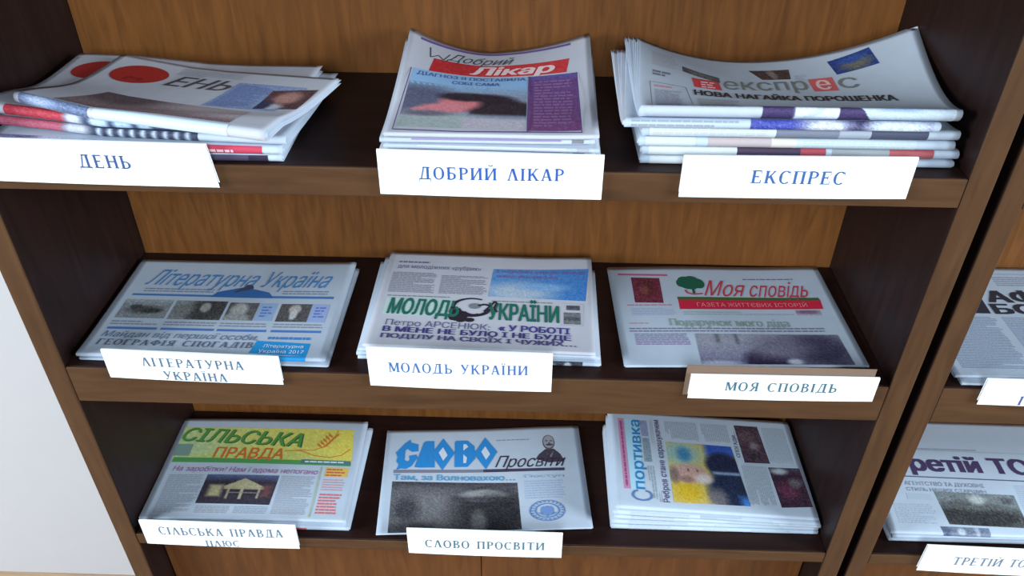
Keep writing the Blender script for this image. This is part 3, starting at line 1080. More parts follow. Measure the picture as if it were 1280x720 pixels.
p.picture([(0.245, 0.597), (0.613, 0.60), (0.607, 0.885), (0.241, 0.878)],
          [('bg', (58, 52, 64)), ('g', 0, -1, -0.25, 0.0, (96, 108, 150)), ('p', [(0.28, 0.42), (0.55, 0.12), (0.86, 0.42)], (176, 164, 132)), ('r', 0.1, 0.36, 0.28, 0.75, (180, 168, 128), 0.08),
           ('r', 0.3, 0.42, 0.86, 0.50, (168, 152, 120), 0.02), ('r', 0.36, 0.42, 0.39, 0.82, (170, 158, 134), 0.015), ('r', 0.54, 0.42, 0.58, 0.84, (176, 164, 140), 0.015), ('r', 0.78, 0.42, 0.81, 0.80, (170, 158, 140), 0.015),
           ('r', 0.36, 0.60, 0.80, 0.63, (140, 128, 110), 0.02), ('r', 0.84, 0.35, 0.95, 0.75, (110, 70, 72), 0.1)], noise=8, seed=8)
for a, b, c, d in ((0.05, 0.60, 0.235, 0.97), (0.625, 0.60, 0.80, 0.97), (0.25, 0.90, 0.42, 0.97), (0.44, 0.90, 0.61, 0.97)):
    p.lines(a, c - 0.235 + b - b if False else b, c if False else b, d) if False else p.lines(a, b, c, d, (150, 154, 166), 0.0026, 0.5)
p.poly('rule_line', line([(0.815, 0.50), (0.818, 0.99)], 0.004), (160, 176, 110))
p.patch('text_panel', [(0.838, 0.505), (0.955, 0.60)], (218, 178, 92))
p.lines(0.845, 0.515, 0.94, 0.60, (196, 96, 74), 0.005, h=0.0004)
p.lines(0.84, 0.62, 0.95, 0.74, (196, 150, 160), 0.004)
p.lines(0.84, 0.76, 0.95, 0.96, (206, 110, 116), 0.005, 0.6)

# ---------------- bottom shelf, centre: blue blackletter title, single paper
st = stack([
    dict(label='single newspaper with angular bright blue title above a grey umbrella photo, bottom shelf', w=0.2995, d=0.196, tf=0.0030, tb=0.0026, loc=(0.3335, 0.007), rot=4.0, sheets=2, mat=0),
], Z3, wave=lambda fx, fy: 0.001 + 0.001 * np.cos(fx * 7))
p = st[-1]
SB = (46, 132, 200)


def bl(polys, x, wd):
    return [[(x + a * wd, 0.40 - b * 0.28) for a, b in pl] for pl in polys]


cS = [[(0.62, 1.05), (0.40, 0.92), (0.05, 0.60), (0.0, 0.58), (0.10, 0.40), (0.06, 0.25), (0.18, 0.12), (0.42, 0.30), (0.42, 0.62), (0.60, 0.78), (0.66, 0.90)],
      [(0.55, 0.96), (0.66, 0.84), (0.98, 0.86), (1.0, 0.60), (0.72, 0.58), (0.50, 0.70)],
      [(0.18, 0.12), (0.10, -0.06), (0.30, -0.02), (0.50, -0.04), (0.74, 0.06), (0.98, 0.36), (0.92, 0.48), (0.60, 0.44), (0.64, 0.30), (0.56, 0.22), (0.40, 0.30), (0.26, 0.26)]]
cL = [[(0.0, 0.02), (0.08, 0.10), (0.42, 0.92), (0.55, 0.98), (0.98, 0.98), (0.90, 0.88), (1.0, 0.10), (1.06, 0.0), (0.62, 0.0), (0.70, 0.10), (0.66, 0.70), (0.58, 0.72), (0.24, 0.12), (0.30, 0.0)]]
cO = [[(0.5, 1.08), (0.56, 0.96), (1.0, 0.52), (0.60, 0.04), (0.5, -0.10), (0.44, 0.04), (0.0, 0.48), (0.42, 0.96)], ]
cV = [[(0.0, 0.92), (0.06, 0.98), (0.62, 0.98), (0.96, 0.76), (0.72, 0.54), (1.0, 0.30), (0.62, 0.0), (0.0, 0.0), (0.10, 0.10), (0.12, 0.86)]]
hole = {'O': [[(0.5, 0.74), (0.70, 0.44), (0.52, 0.24), (0.32, 0.54)]], 'V': [[(0.42, 0.84), (0.56, 0.84), (0.66, 0.74), (0.42, 0.60)], [(0.42, 0.46), (0.60, 0.34), (0.56, 0.14), (0.42, 0.14)]]}
p.poly('masthead', bl(cS, 0.055, 0.115) + bl(cL, 0.155, 0.095) + bl(cO, 0.235, 0.120) + bl(cV, 0.355, 0.105) + bl(cO, 0.452, 0.120), SB)
p.poly('masthead', bl(hole['O'], 0.235, 0.120) + bl(hole['V'], 0.355, 0.105) + bl(hole['O'], 0.452, 0.120), (206, 212, 224), 0.0007)
p.text('Просвіти', 0.558, 0.895, 0.30, 0.415, 0.425, (58, 42, 62), 'masthead', 0.010, 0.38)
p.lines(0.57, 0.125, 0.75, 0.145, (140, 140, 160), 0.004)
p.poly('portrait', [[(0.765, 0.345), (0.785, 0.295), (0.805, 0.27), (0.82, 0.245), (0.862, 0.245), (0.875, 0.275), (0.892, 0.30), (0.91, 0.375), (0.83, 0.385)]], (70, 62, 74), 0.0003)
p.poly('portrait', [ell(0.838, 0.174, 0.031, 0.078)], (92, 84, 96), 0.0004)
p.poly('portrait', [ell(0.839, 0.168, 0.0265, 0.066)], (156, 152, 162), 0.00045)
p.poly('portrait', [ell(0.842, 0.200, 0.019, 0.011), ell(0.828, 0.158, 0.008, 0.006, 8), ell(0.852, 0.160, 0.008, 0.006, 8), ell(0.842, 0.182, 0.004, 0.010, 8)], (78, 70, 82), 0.0005)
p.poly('portrait', [[(0.815, 0.265), (0.84, 0.315), (0.862, 0.265), (0.845, 0.335)]], (128, 122, 132), 0.0005)
p.patch('rule_line', [(0.053, 0.415), (0.905, 0.44), (0.905, 0.468), (0.053, 0.448)], (124, 122, 138))
p.patch('rule_line', [(0.50, 0.428), (0.905, 0.44), (0.905, 0.468), (0.50, 0.459)], (70, 60, 84), 0.0003)
p.text('Там, за Волновахою…', 0.056, 0.655, 0.462, 0.515, 0.548, (86, 148, 190), 'headline', 0.022)
p.picture([(0.052, 0.53), (0.665, 0.572), (0.673, 1.0), (0.053, 1.0)],
          [('bg', (84, 82, 88)), ('e', 0.3, 0.55, 0.4, 0.35, (116, 114, 118), 0.9), ('e', 0.75, 0.6, 0.28, 0.45, (56, 52, 58), 0.7), ('e', 0.73, 0.28, 0.19, 0.13, (140, 138, 140), 0.4), ('r', 0.5, 0.31, 0.96, 0.38, (60, 56, 62), 0.08),
           ('e', 0.12, 0.55, 0.1, 0.25, (66, 64, 70), 0.9), ('e', 0.85, 0.7, 0.2, 0.4, (44, 42, 48), 0.9), ('g', 0, -1, -0.12, 0.0, (66, 62, 70)), ('e', 0.68, 0.85, 0.06, 0.25, (104, 100, 104), 0.8), ('e', 0.2, 0.95, 0.2, 0.12, (60, 58, 62), 0.9)], noise=12, seed=11)
p.text('Поступ', 0.70, 0.895, 0.50, 0.528, 0.532, (150, 176, 206), 'headline', 0.015)
p.lines(0.70, 0.555, 0.895, 0.735, (164, 178, 206), 0.0042, 0.5)
p.poly('emblem', ring(0.80, 0.842, 0.085, 0.095, 0.06) + ring(0.80, 0.842, 0.060, 0.066, 0.12), (92, 130, 190))
lt = []
for i in range(22):
    a = 2 * math.pi * i / 22
    lt.append(ell(0.80 + 0.072 * math.cos(a), 0.842 + 0.080 * math.sin(a), 0.006, 0.008, 8))
p.poly('emblem', lt + [ell(0.785, 0.84, 0.016, 0.036), ell(0.815, 0.84, 0.016, 0.036), [(0.797, 0.80), (0.803, 0.80), (0.803, 0.90), (0.797, 0.90)]] + ring(0.80, 0.845, 0.045, 0.045, 0.2, 20, 20, 160), (112, 142, 196))

# ---------------- bottom shelf, right: sideways blue title
ls = ['lowest newspaper of the tall pile at the right of the bottom shelf',
      'second newspaper from the bottom of the tall pile, right of the bottom shelf',
      'third newspaper from the bottom of the tall pile, right of the bottom shelf',
      'newspaper second from the top of the tall pile, right of the bottom shelf',
      'newspaper with sideways blue title, topmost of the tall pile, right of the bottom shelf']
sp5 = [(0.6595, 0.030, 0.286, 0.0), (0.6600, 0.0305, 0.285, 0.2), (0.6625, 0.032, 0.285, -0.2), (0.6610, 0.032, 0.283, -0.5), (0.6640, 0.034, 0.277, -0.2)]
st = stack([dict(label=l, w=a[2], d=0.183, tf=0.0070, tb=0.0074, loc=(a[0], a[1]), rot=a[3], tu=0.42, sheets=4 if i < 4 else 3) for i, (l, a) in enumerate(zip(ls, sp5))], Z3, 'newspapers in the right pile of the bottom shelf')
for i, q in enumerate(st[:-1]):
    q.lines(0.08, 1.005, 0.38 if i % 2 else 0.30, 1.05, (168, 176, 186), 0.003)
    q.patch('fold_print', [(0.45 + 0.05 * i, 1.012), (0.56 + 0.05 * i, 1.04)], (176, 184, 192))
    q.patch('fold_print', [(0.68 - 0.06 * i, 1.014), (0.86 - 0.03 * i, 1.045)], (168, 180, 190))
st[3].patch('fold_print', [(0.42, 1.005), (0.62, 1.03)], (158, 168, 180))
p = st[-1]
p.patch('text_panel', [(0.045, 0.09), (0.077, 0.09), (0.077, 0.845), (0.045, 0.845)], (196, 132, 168))
p.lines(0.052, 0.12, 0.072, 0.83, (150, 80, 120), 0.005, vertical=True, h=0.0004)
p.patch('text_panel', [(0.082, 0.09), (0.155, 0.09), (0.150, 0.845), (0.080, 0.845)], (170, 206, 226), 0.00015)
p.vtext('портивка', 0.845, 0.10, 0.092, 0.152, (46, 126, 184), 'masthead', 0.016, lean=0.012)
p.vtext('С', 0.955, 0.85, 0.082, 0.185, (92, 120, 166), 'masthead', 0.004)
p.picture([(0.17, 0.30), (0.205, 0.30), (0.205, 0.56), (0.165, 0.56)], [('bg', (128, 146, 158))], name='text_panel', noise=12)
p.picture([(0.165, 0.10), (0.205, 0.10), (0.205, 0.28), (0.168, 0.28)], [('bg', (136, 142, 178))], name='text_panel', noise=12)
p.lines(0.175, 0.60, 0.215, 0.94, (150, 160, 166), 0.003, vertical=True)
p.poly('rule_line', line([(0.222, 0.09), (0.222, 0.955)], 0.003) + line([(0.232, 0.09), (0.232, 0.955)], 0.0025), (150, 160, 176))
p.vtext('Ребров стане єврошукачем', 0.955, 0.085, 0.238, 0.270, (88, 76, 116), 'headline', 0.016)
p.picture([(0.292, 0.325), (0.645, 0.336), (0.675, 0.94), (0.288, 0.95)],
          [('bg', (196, 174, 104)), ('e', 0.2, 0.18, 0.3, 0.2, (150, 178, 170), 0.9), ('e', 0.25, 0.2, 0.1, 0.12, (70, 128, 168), 0.9), ('e', 0.22, 0.82, 0.2, 0.16, (206, 168, 44), 0.9), ('r', 0.58, -0.1, 1.1, 0.2, (54, 84, 168), 0.1),
           ('e', 0.8, 0.35, 0.26, 0.22, (34, 40, 66), 0.3), ('e', 0.85, 0.75, 0.35, 0.32, (36, 46, 72), 0.4), ('e', 0.27, 0.52, 0.26, 0.15, (190, 150, 140), 0.5), ('e', 0.06, 0.56, 0.07, 0.13, (128, 108, 98), 0.7), ('e', 0.47, 0.60, 0.12, 0.08, (206, 190, 186), 0.7), ('e', 0.22, 0.62, 0.10, 0.05, (150, 116, 108), 0.8),
           ('r', 0.62, 0.47, 1.0, 0.51, (150, 172, 206), 0.04), ('r', 0.9, 0.86, 1.1, 1.1, (66, 120, 196), 0.1), ('e', 0.6, 0.9, 0.12, 0.15, (110, 104, 110), 0.9), ('e', 0.27, 0.47, 0.015, 0.025, (110, 84, 80), 0.8), ('e', 0.40, 0.47, 0.015, 0.025, (120, 90, 86), 0.8)], noise=9, seed=14)
p.lines(0.30, 0.09, 0.48, 0.30, (158, 168, 178), 0.0026, vertical=True)
p.lines(0.50, 0.09, 0.65, 0.30, (158, 168, 178), 0.0026, vertical=True)
p.picture([(0.69, 0.085), (0.82, 0.085), (0.835, 0.495), (0.70, 0.50)], [('bg', (74, 54, 66)), ('e', 0.4, 0.3, 0.3, 0.15, (98, 76, 84), 0.9), ('e', 0.6, 0.55, 0.2, 0.1, (126, 110, 116), 0.9), ('e', 0.4, 0.8, 0.3, 0.12, (60, 46, 58), 0.9)], noise=16, seed=15)
p.vtext('СПОГАДИ…', 0.45, 0.16, 0.664, 0.684, (70, 72, 86), 'headline', 0.02)
p.picture([(0.818, 0.535), (0.985, 0.525), (0.992, 0.91), (0.831, 0.935)], [('bg', (62, 40, 56)), ('g', 0, -1, -0.2, 0, (70, 66, 78)), ('e', 0.3, 0.1, 0.25, 0.08, (170, 178, 186), 0.9), ('e', 0.4, 0.6, 0.3, 0.2, (98, 50, 74), 0.9), ('e', 0.7, 0.4, 0.2, 0.12, (98, 92, 96), 0.9)], noise=12, seed=16)
p.lines(0.675, 0.53, 0.81, 0.93, (158, 172, 182), 0.0026, vertical=True)
p.lines(0.84, 0.09, 0.965, 0.49, (164, 174, 186), 0.0028, vertical=True)
p.poly('rule_line', line([(0.685, 0.515), (0.97, 0.505)], 0.002), (170, 178, 186))

# ---------------- top shelf, centre: red and purple front page, curling corners
ll = ['lowest newspaper of the purple-framed pile, middle of the top shelf',
      'second newspaper from the bottom of the purple-framed pile, middle of the top shelf',
      'third newspaper from the bottom of the purple-framed pile, middle of the top shelf',
      'third newspaper from the top of the purple-framed pile, middle of the top shelf',
      'newspaper just under the purple-framed front page, middle of the top shelf',
      'newspaper with red title strip and purple-framed photo, topmost of the middle pile, top shelf']
lo = [(0.394, 0.009, -0.4), (0.398, 0.008, -1.2), (0.392, 0.010, -0.2), (0.396, 0.008, -0.9), (0.391, 0.010, 0.5), (0.3955, 0.011, 0.0)]
curlL = lambda fx, fy: (0.027 * np.clip(1 - fx / 0.5, 0, 1) ** 2 * np.clip(fy - 0.15, 0, 2) ** 1.5 * 1.28 + 0.024 * np.clip((fx - 0.35) / 0.65, 0, 1.2) ** 2 * np.clip(fy - 0.1, 0, 2) ** 1.5 * 1.17
                        + 0.0035 * np.clip(fx - 0.7, 0, 1) ** 2 * 11 * np.exp(-((fy - 0.15) / 0.15) ** 2))
st = stack([dict(label=l, w=0.203 if i < 5 else 0.202, d=0.216, tf=0.0048, tb=0.0046, loc=(a[0], a[1]), rot=a[2], sheets=4, ragged=0.0025, mat=2 if i == 5 else 1) for i, (l, a) in enumerate(zip(ll, lo))],
           Z1, 'newspapers in the middle pile of the top shelf', curl=curlL, power=1.5)
for i, q in enumerate(st[:-1]):
    q.patch('fold_print', [(0.15, 1.004), (0.85, 1.012)], ((150, 130, 176), (190, 190, 196), (176, 160, 196), (198, 196, 200), (150, 130, 176))[i])
    q.patch('fold_print', [(0.90, 1.004), (0.955, 1.02)], ((110, 108, 116), (210, 200, 204), (96, 94, 100), (170, 168, 176), (120, 118, 124))[i])
p = st[-1]
PU = (96, 70, 128)
p.patch('rule_line', [(0.06, 0.03), (0.90, 0.035), (0.90, 0.058), (0.06, 0.052)], (104, 82, 146))
p.text('Добрий', 0.22, 0.56, 0.10, 0.19, 0.19, (66, 70, 78), 'masthead', 0.0, 0.35)
p.poly('masthead', line([(0.12, 0.10), (0.13, 0.20), (0.17, 0.16), (0.20, 0.20), (0.23, 0.12)], 0.007, 0.95), (70, 76, 82))
p.picture([(0.15, 0.20), (0.89, 0.20), (0.87, 0.345), (0.135, 0.345)], [('bg', (202, 58, 62)), ('e', 0.12, 0.5, 0.2, 0.7, (186, 44, 50), 0.9)], name='masthead_band', noise=6, step=0.0025)
p.text('Лікар', 0.35, 0.80, 0.225, 0.325, 0.325, (236, 204, 206), 'masthead', 0.028, 0.25)
p.patch('text_panel', [(0.055, 0.345), (0.665, 0.36), (0.665, 0.52), (0.05, 0.50)], (142, 178, 216))
p.text('ДІАГНОЗ Я ПОСТАВИЛА', 0.08, 0.655, 0.365, 0.40, 0.405, (70, 92, 152), 'headline', 0.014)
p.text('СОБІ САМА', 0.27, 0.52, 0.425, 0.46, 0.463, (70, 92, 152), 'headline', 0.014)
p.picture([(0.05, 0.47), (0.665, 0.48), (0.665, 0.96), (0.045, 0.94)],
          [('bg', (138, 144, 166)), ('g', 0, -1, -0.25, 0, (140, 176, 212)), ('e', 0.12, 0.35, 0.3, 0.3, (92, 94, 118), 0.7), ('e', 0.66, 0.37, 0.26, 0.18, (44, 34, 44), 0.4), ('e', 0.74, 0.48, 0.3, 0.16, (46, 36, 46), 0.4),
           ('r', 0.55, 0.42, 1.02, 0.68, (52, 42, 50), 0.06), ('e', 0.45, 0.42, 0.17, 0.17, (214, 124, 128), 0.5), ('e', 0.33, 0.56, 0.2, 0.11, (216, 130, 138), 0.5), ('e', 0.50, 0.27, 0.22, 0.10, (48, 38, 48), 0.5), ('e', 0.17, 0.60, 0.1, 0.06, (206, 128, 136), 0.6),
           ('e', 0.2, 0.85, 0.5, 0.2, (168, 176, 176), 0.5), ('r', 0.5, 0.76, 1.05, 1.1, (190, 180, 192), 0.06), ('e', 0.2, 0.68, 0.2, 0.06, (110, 104, 120), 0.9)], noise=7, seed=20, step=0.0016)
p.picture([(0.672, 0.36), (0.925, 0.36), (0.925, 0.965), (0.672, 0.965)], [('bg', (104, 68, 122)), ('g', 0, 1, 0.3, 1.0, (118, 70, 116)), ('g', 0, -1, -0.12, 0.02, (92, 88, 158))], name='text_panel', noise=8)
p.lines(0.70, 0.42, 0.90, 0.93, (140, 104, 146), 0.0065, 0.4, h=0.0004)
p.poly('rule_line', line([(0.672, 0.36), (0.672, 0.985)], 0.006) + line([(0.925, 0.36), (0.928, 0.985)], 0.005) + line([(0.045, 0.35), (0.035, 0.975)], 0.005) + line([(0.035, 0.975), (0.35, 0.99), (0.93, 0.985)], 0.010, 0.95), PU, 0.0005)

# ---------------- top shelf, right: thick pile of folded papers
le = ['lowest newspaper of the thick pile, right end of the top shelf',
      "second newspaper from the bottom of the top shelf's thick right-end pile, red patches on fold",
      'third newspaper from the bottom of the thick pile, right end of the top shelf',
      "third newspaper from the top of the top shelf's thick right-end pile, dark strip on fold",
      "second newspaper from the top of the top shelf's right-end pile, shifted out to the left",
      "newspaper with a red boxed letter in its olive title, topmost of the thick right-end pile"]
le_ = [(0.641, 0.018, 0.300, 0.0078), (0.642, 0.020, 0.303, 0.0094), (0.638, 0.018, 0.299, 0.0100), (0.641, 0.019, 0.298, 0.0104), (0.622, 0.012, 0.292, 0.0092), (0.636, 0.017, 0.297, 0.0124)]
curlE = lambda fx, fy: (0.034 * np.clip(1 - fx / 0.45, 0, 1.1) ** 2 * np.clip(fy - 0.06, 0, 2) ** 1.15 + 0.036 * np.clip((fx - 0.45) / 0.55, 0, 1.1) ** 2 * np.clip(fy - 0.03, 0, 2) ** 1.1)
st = stack([dict(label=l, w=a[2], d=0.176, tf=a[3], tb=0.0056 if i < 5 else 0.0066, loc=(a[0], a[1]), rot=0.4, sheets=4, fall=0.045, skew=0.10 if i > 3 else 0.0, mat=1 if i == 5 else 0) for i, (l, a) in enumerate(zip(le, le_))],
           Z1, 'newspapers in the right pile of the top shelf', curl=curlE, power=2.0)


def strip(q, segs, y0=1.0, y1=1.10):
    for a, b, c in segs:
        q.patch('fold_print', [(a, y0), (b, y1)], c)


strip(st[0], [(0.03, 0.42, (208, 210, 214)), (0.55, 0.7, (150, 150, 158))])
strip(st[1], [(0.02, 0.30, (206, 208, 212)), (0.30, 0.50, (74, 58, 80)), (0.50, 0.58, (170, 72, 82)), (0.60, 0.78, (150, 152, 156)), (0.78, 0.92, (172, 88, 92))])
strip(st[2], [(0.02, 0.18, (196, 200, 206)), (0.22, 0.42, (178, 162, 162)), (0.42, 0.5, (206, 196, 184)), (0.50, 0.88, (186, 194, 200))])
strip(st[3], [(0.02, 0.42, (204, 208, 214)), (0.42, 0.62, (120, 122, 138)), (0.62, 0.72, (160, 162, 174)), (0.72, 0.90, (74, 76, 96))])
st[3].lines(0.03, 1.02, 0.40, 1.07, (150, 156, 166), 0.003)
st[2].lines(0.52, 1.02, 0.86, 1.07, (150, 158, 166), 0.003)
q = st[4]
q.picture([(0.40, 0.99), (0.98, 1.10)], [('bg', (150, 152, 178)), ('r', -0.1, 0, 0.28, 1.1, (72, 78, 158), 0.1), ('e', 0.42, 0.6, 0.1, 0.5, (200, 200, 214), 0.5), ('r', 0.55, 0, 0.66, 1.1, (58, 52, 88), 0.1), ('e', 0.8, 0.5, 0.16, 0.4, (196, 204, 214), 0.8)], name='fold_print')
q.lines(0.05, 0.10, 0.20, 0.95, (150, 150, 160), 0.003)
q.lines(0.02, 1.01, 0.38, 1.06, (150, 156, 172), 0.003)
p = st[5]
p.lines(0.045, 0.10, 0.14, 0.30, (176, 168, 176), 0.004)
p.lines(0.045, 0.36, 0.11, 0.44, (120, 118, 128), 0.005, 0.7)
p.poly('rule_line', line([(0.035, 0.54), (0.035, 1.03)], 0.003) + line([(0.035, 0.54), (0.158, 0.56), (0.165, 1.03)], 0.003), (130, 122, 136))
p.lines(0.05, 0.565, 0.145, 0.62, (206, 140, 150), 0.005)
p.lines(0.05, 0.64, 0.15, 1.02, (150, 146, 160), 0.0028)
p.picture([(0.155, 0.22), (0.285, 0.33), (0.285, 0.42), (0.155, 0.30)], [('bg', (82, 80, 84)), ('e', 0.5, 0.5, 0.3, 0.4, (106, 104, 100), 0.8)])
p.patch('text_panel', [(0.185, 0.38), (0.28, 0.40), (0.285, 0.555), (0.19, 0.53)], (208, 66, 74))
p.lines(0.215, 0.42, 0.275, 0.54, (238, 196, 198), 0.006, h=0.0004)
p.picture([(0.40, 0.17), (0.545, 0.17), (0.54, 0.33), (0.44, 0.33)], [('bg', (74, 56, 54)), ('e', 0.5, 0.5, 0.12, 0.5, (128, 116, 108), 0.8)])
p.lines(0.555, 0.27, 0.60, 0.46, (170, 170, 178), 0.003)
p.picture([(0.685, 0.12), (0.835, 0.05), (0.85, 0.26), (0.70, 0.32)], [('bg', (44, 62, 122)), ('e', 0.55, 0.6, 0.35, 0.35, (104, 100, 92), 0.8), ('e', 0.5, 0.3, 0.3, 0.2, (52, 78, 146), 0.9)], noise=10)
OL = (124, 124, 116)
p.text('експр', 0.295, 0.585, 0.33, 0.53, 0.52, OL, 'masthead', 0.012)
p.text('с', 0.69, 0.755, 0.33, 0.53, 0.53, OL, 'masthead', 0.012)
p.patch('masthead_band', [(0.595, 0.35), (0.68, 0.345), (0.682, 0.555), (0.60, 0.555)], (208, 96, 96))
p.text('е', 0.615, 0.665, 0.33, 0.53, 0.53, (236, 190, 186), 'masthead', 0.02)
p.text('НОВА НАГАЙКА ПОРОШЕНКА', 0.185, 0.845, 0.585, 0.675, 0.775, (58, 52, 50), 'headline', 0.034)
p.lines(0.19, 0.74, 0.33, 1.03, (166, 160, 166), 0.0028)
p.picture([(0.38, 0.93), (0.98, 0.97), (0.98, 1.11), (0.38, 1.11)],
          [('bg', (188, 198, 210)), ('r', -0.1, -0.1, 0.17, 1.1, (66, 52, 92), 0.03), ('p', [(0.17, 0), (0.17, 1), (0.29, 0.5)], (206, 212, 224)), ('p', [(0.40, 0.1), (0.28, 0.8), (0.40, 0.9)], (206, 212, 224)),
           ('p', [(0.40, 0.0), (0.40, 1.0), (0.58, 1.0), (0.46, 0.0)], (66, 52, 92)), ('e', 0.33, 0.1, 0.12, 0.3, (150, 116, 116), 0.6), ('r', 0.62, 0.35, 0.80, 0.55, (150, 170, 206), 0.1)], name='fold_print', noise=6)

# ---------------- top shelf, left: untidy pile
ld = ['lowest newspaper of the untidy pile, left end of the top shelf',
      "second newspaper from the bottom of the top shelf's untidy left-end pile, red patch on fold",
      'third newspaper from the bottom of the untidy pile, left end of the top shelf',
      "newspaper second from top of the untidy pile, red oval peeking out at back left",
      "newspaper with big red oval in its title, askew on top of the untidy pile"]
ld_ = [(0.022, 0.006, 0.274, 0.0, 0.0086), (0.015, 0.012, 0.284, -2.0, 0.0088), (0.014, 0.027, 0.290, -4.5, 0.0090), (0.004, 0.028, 0.284, -4.0, 0.0098), (0.040, 0.028, 0.262, -13.0, 0.0124)]
curlD = lambda fx, fy: 0.010 * np.clip(fx - 0.5, 0, 1) * np.clip(fy, 0, 1) + 0.012 * np.clip(0.3 - fx, 0, 1) * 3 * np.exp(-((fy - 0.1) / 0.3) ** 2) + 0.006 * np.clip(1 - fx * 3, 0, 1) * np.clip(fy - .5, 0, 1) * 2
st = stack([dict(label=l, w=a[2], d=0.178 if i < 4 else 0.160, tf=a[4], tb=0.0058, loc=(a[0], a[1]), rot=a[3], sheets=4, fall=0.05, ragged=0.004, mat=2 if i > 2 else 0) for i, (l, a) in enumerate(zip(ld, ld_))],
           Z1, 'newspapers in the left pile of the top shelf', curl=curlD)
strip(st[0], [(0.60, 0.95, (70, 62, 84)), (0.88, 0.95, (150, 60, 80))], 1.02, 1.06)
strip(st[1], [(0.70, 0.93, (186, 60, 84)), (0.58, 0.65, (52, 50, 76))], 1.01, 1.08)
st[1].lines(0.72, 1.03, 0.90, 1.06, (230, 190, 200), 0.003, h=0.0005)
st[1].picture([(0.0, 1.0), (0.52, 1.08)], [('bg', (176, 178, 200)), ('r', -0.1, 0, 0.3, 1.1, (104, 96, 132), 0.1), ('r', 0.68, 0, 0.84, 1.1, (128, 96, 120), 0.05), ('e', 0.76, 0.5, 0.05, 0.3, (200, 190, 204), 0.5)], name='fold_print')
st[2].picture([(0.0, 0.99), (0.70, 1.09)], [('bg', (58, 62, 82)), ('r', -0.1, 0, 0.34, 1.1, (170, 84, 104), 0.05), ('r', 0.34, 0, 0.46, 1.1, (180, 180, 194), 0.05)] + [('r', 0.50 + 0.055 * i, 0.2, 0.52 + 0.055 * i, 0.9, (188, 198, 212), 0.02) for i in range(9)], name='fold_print', noise=8)
q = st[3]
q.poly('masthead', [ell(0.15, 0.25, 0.10, 0.13)], (172, 50, 48))
q.picture([(0.22, 0.55), (0.55, 0.55), (0.52, 0.93), (0.16, 0.93)], [('bg', (70, 84, 134)), ('e', 0.4, 0.5, 0.25, 0.3, (98, 104, 150), 0.9)], noise=10)
q.picture([(0.08, 0.99), (0.78, 1.10)], [('bg', (60, 68, 96)), ('r', -0.1, 0, 0.30, 1.1, (186, 62, 76), 0.04), ('r', 0.30, 0, 0.38, 1.1, (206, 210, 220), 0.04), ('r', 0.42, 0.1, 0.51, 1.1, (190, 206, 226), 0.03), ('r', 0.54, 0.1, 0.63, 1.1, (184, 204, 226), 0.03), ('r', 0.66, 0.1, 0.73, 1.1, (184, 200, 222), 0.03), ('r', 0.75, 0, 1.1, 1.1, (92, 106, 140), 0.05)], name='fold_print', noise=10)
p = st[4]
p.poly('masthead', [ell(0.185, 0.26, 0.125, 0.15)], (170, 44, 40))
p.text('Д', 0.15, 0.225, 0.19, 0.33, 0.33, (132, 34, 34), 'masthead', 0.015, 0.2)
p.text('ЕНЬ', 0.335, 0.60, 0.19, 0.375, 0.375, (78, 76, 80), 'masthead', 0.016, 0.30)
p.picture([(0.62, 0.20), (0.92, 0.20), (0.92, 0.68), (0.62, 0.68)], [('bg', (132, 148, 190)), ('g', 1, 0, 0.4, 1.2, (150, 160, 192))], name='text_panel', noise=10)
p.lines(0.64, 0.24, 0.80, 0.66, (110, 124, 170), 0.003, h=0.0004)
p.picture([(0.80, 0.30), (0.97, 0.22), (0.99, 0.60), (0.83, 0.66)], [('bg', (92, 62, 66)), ('e', 0.5, 0.4, 0.3, 0.3, (176, 128, 120), 0.6), ('e', 0.3, 0.9, 0.3, 0.2, (190, 190, 200), 0.6), ('e', 0.1, 0.8, 0.2, 0.3, (52, 54, 82), 0.6)], noise=10, h=0.0004)
p.picture([(0.20, 0.62), (0.85, 0.74), (0.85, 0.98), (0.14, 0.98)], [('bg', (146, 126, 130)), ('e', 0.2, 0.2, 0.3, 0.4, (92, 78, 84), 0.9), ('g', 0, 1, 0.5, 1.1, (120, 96, 100)), ('e', 0.9, 0.3, 0.4, 0.4, (176, 160, 166), 0.9)], noise=8)
p.lines(0.32, 0.05, 0.62, 0.17, (170, 170, 180), 0.003)
p.picture([(0.02, 1.0), (0.30, 1.09)], [('bg', (96, 108, 140)), ('e', 0.3, 0.5, 0.2, 0.5, (150, 160, 190), 0.9)], name='fold_print')
p.patch('fold_print', [(0.32, 1.0), (0.86, 1.10)], (198, 212, 228))

# ---------------- second bookcase, middle shelf: black block title
st = stack([
    dict(label='lower of the two black-titled newspapers on the second bookcase, middle shelf', w=0.29, d=0.222, tf=0.0034, tb=0.0030, loc=(1.033, 0.006), rot=-0.5, sheets=3),
    dict(label='newspaper with heavy black title on the second bookcase, topmost on its middle shelf', w=0.29, d=0.222, tf=0.0040, tb=0.0032, loc=(1.027, 0.014), rot=0.5, sheets=3),
], Z2, 'newspapers on the middle shelf of the second bookcase')
p = st[-1]
BK = (52, 48, 58)
p.poly('rule_line', line([(0.03, 0.075), (0.97, 0.075)], 0.004), (150, 170, 190))
p.poly('masthead', [[(0.20, 0.47), (0.285, 0.22), (0.335, 0.22), (0.325, 0.47)]], BK)
p.text('АФІ', 0.355, 0.66, 0.25, 0.36, 0.36, BK, 'masthead', 0.035)
p.text('БОР', 0.345, 0.65, 0.38, 0.47, 0.47, BK, 'masthead', 0.035)
for i in range(3):
    p.lines(0.05 + 0.31 * i, 0.50, 0.33 + 0.31 * i, 0.95, (140, 152, 176), 0.003, 0.5)
p.lines(0.45, 0.10, 0.95, 0.2, (150, 156, 170), 0.004)

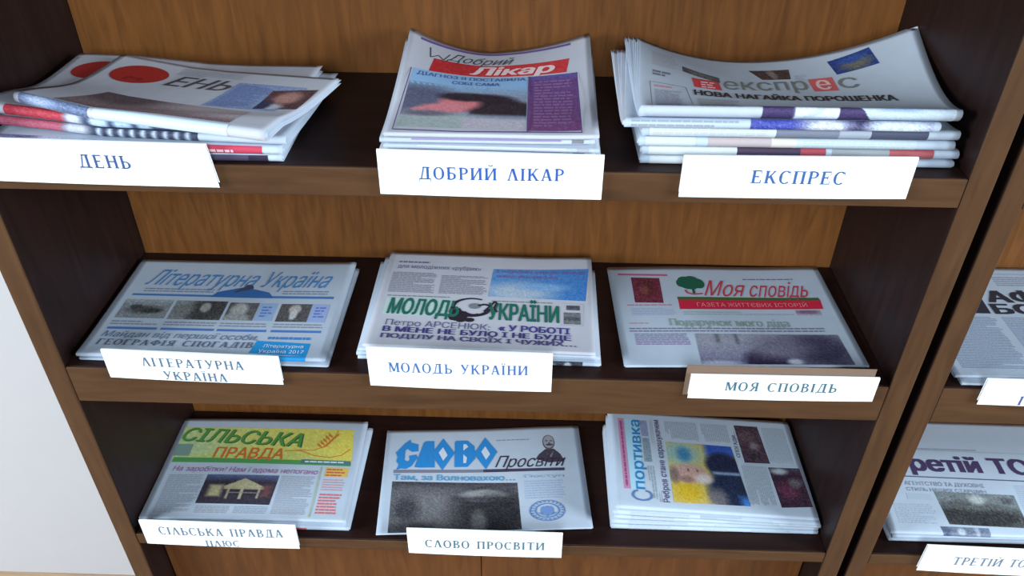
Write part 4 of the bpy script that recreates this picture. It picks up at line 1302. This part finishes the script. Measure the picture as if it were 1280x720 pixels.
# ---------------- second bookcase, bottom shelf: dark purple title, puffed up pages
st = stack([
    dict(label='lowest of the purple-titled newspapers on the second bookcase, bottom shelf', w=0.285, d=0.205, tf=0.0056, tb=0.0070, loc=(1.041, 0.022), rot=0, sheets=4),
    dict(label='middle one of the purple-titled newspapers on the second bookcase, bottom shelf', w=0.285, d=0.205, tf=0.0056, tb=0.0076, loc=(1.043, 0.021), rot=0.6, sheets=4),
    dict(label='newspaper with dark purple title over a crowd photo, topmost on second bookcase, bottom shelf', w=0.285, d=0.207, tf=0.0060, tb=0.0080, loc=(1.040, 0.022), rot=-0.5, sheets=3),
], Z3, 'newspapers on the bottom shelf of the second bookcase', curl=lambda fx, fy: 0.012 * np.exp(-((fy - 0.55) / 0.35) ** 2) + 0.002)
p = st[-1]
PD = (72, 56, 92)
p.text('Третій ТОСТ', 0.10, 1.02, 0.395, 0.53, 0.545, PD, 'masthead', 0.032)
p.poly('rule_line', line([(0.12, 0.585), (0.97, 0.60)], 0.006), (92, 92, 112))
p.poly('rule_line', line([(0.06, 0.335), (0.97, 0.345)], 0.002), (150, 156, 170))
p.lines(0.20, 0.31, 0.6, 0.335, (150, 156, 170), 0.004)
p.text('АГЕНТСТВО ТА ДУХОВНІ', 0.14, 0.53, 0.625, 0.655, 0.66, (128, 132, 150), 'headline', 0.008)
p.text('СТИЛЬ НАШИХ СТАРШИН', 0.14, 0.53, 0.675, 0.70, 0.705, (128, 132, 150), 'headline', 0.008)
p.patch('text_panel', [(0.13, 0.72), (0.25, 0.725), (0.25, 0.77), (0.13, 0.765)], (176, 186, 200))
p.picture([(0.27, 0.70), (0.66, 0.71), (0.665, 0.955), (0.29, 0.945)], [('bg', (120, 126, 128)), ('e', 0.4, 0.75, 0.7, 0.35, (54, 52, 54), 0.7), ('e', 0.4, 0.4, 0.35, 0.15, (92, 92, 92), 0.9), ('e', 0.5, 0.2, 0.1, 0.15, (176, 178, 178), 0.8), ('r', 0.8, 0.1, 0.95, 0.3, (92, 92, 98), 0.05)], noise=14)
p.lines(0.68, 0.63, 0.80, 0.95, (166, 176, 194), 0.003)
p.lines(0.82, 0.63, 0.95, 0.95, (166, 176, 194), 0.003)
p.lines(0.05, 0.80, 0.25, 0.95, (172, 182, 198), 0.003)
p.picture([(0.24, 0.962), (0.47, 0.965), (0.47, 1.04), (0.25, 1.04)], [('bg', (110, 118, 138)), ('e', 0.4, 0.4, 0.08, 0.3, (180, 186, 196), 0.6), ('r', 0.7, 0, 0.78, 1.1, (160, 168, 180), 0.05), ('r', 0.0, 0, 0.15, 1.1, (84, 92, 116), 0.1)], name='fold_print')
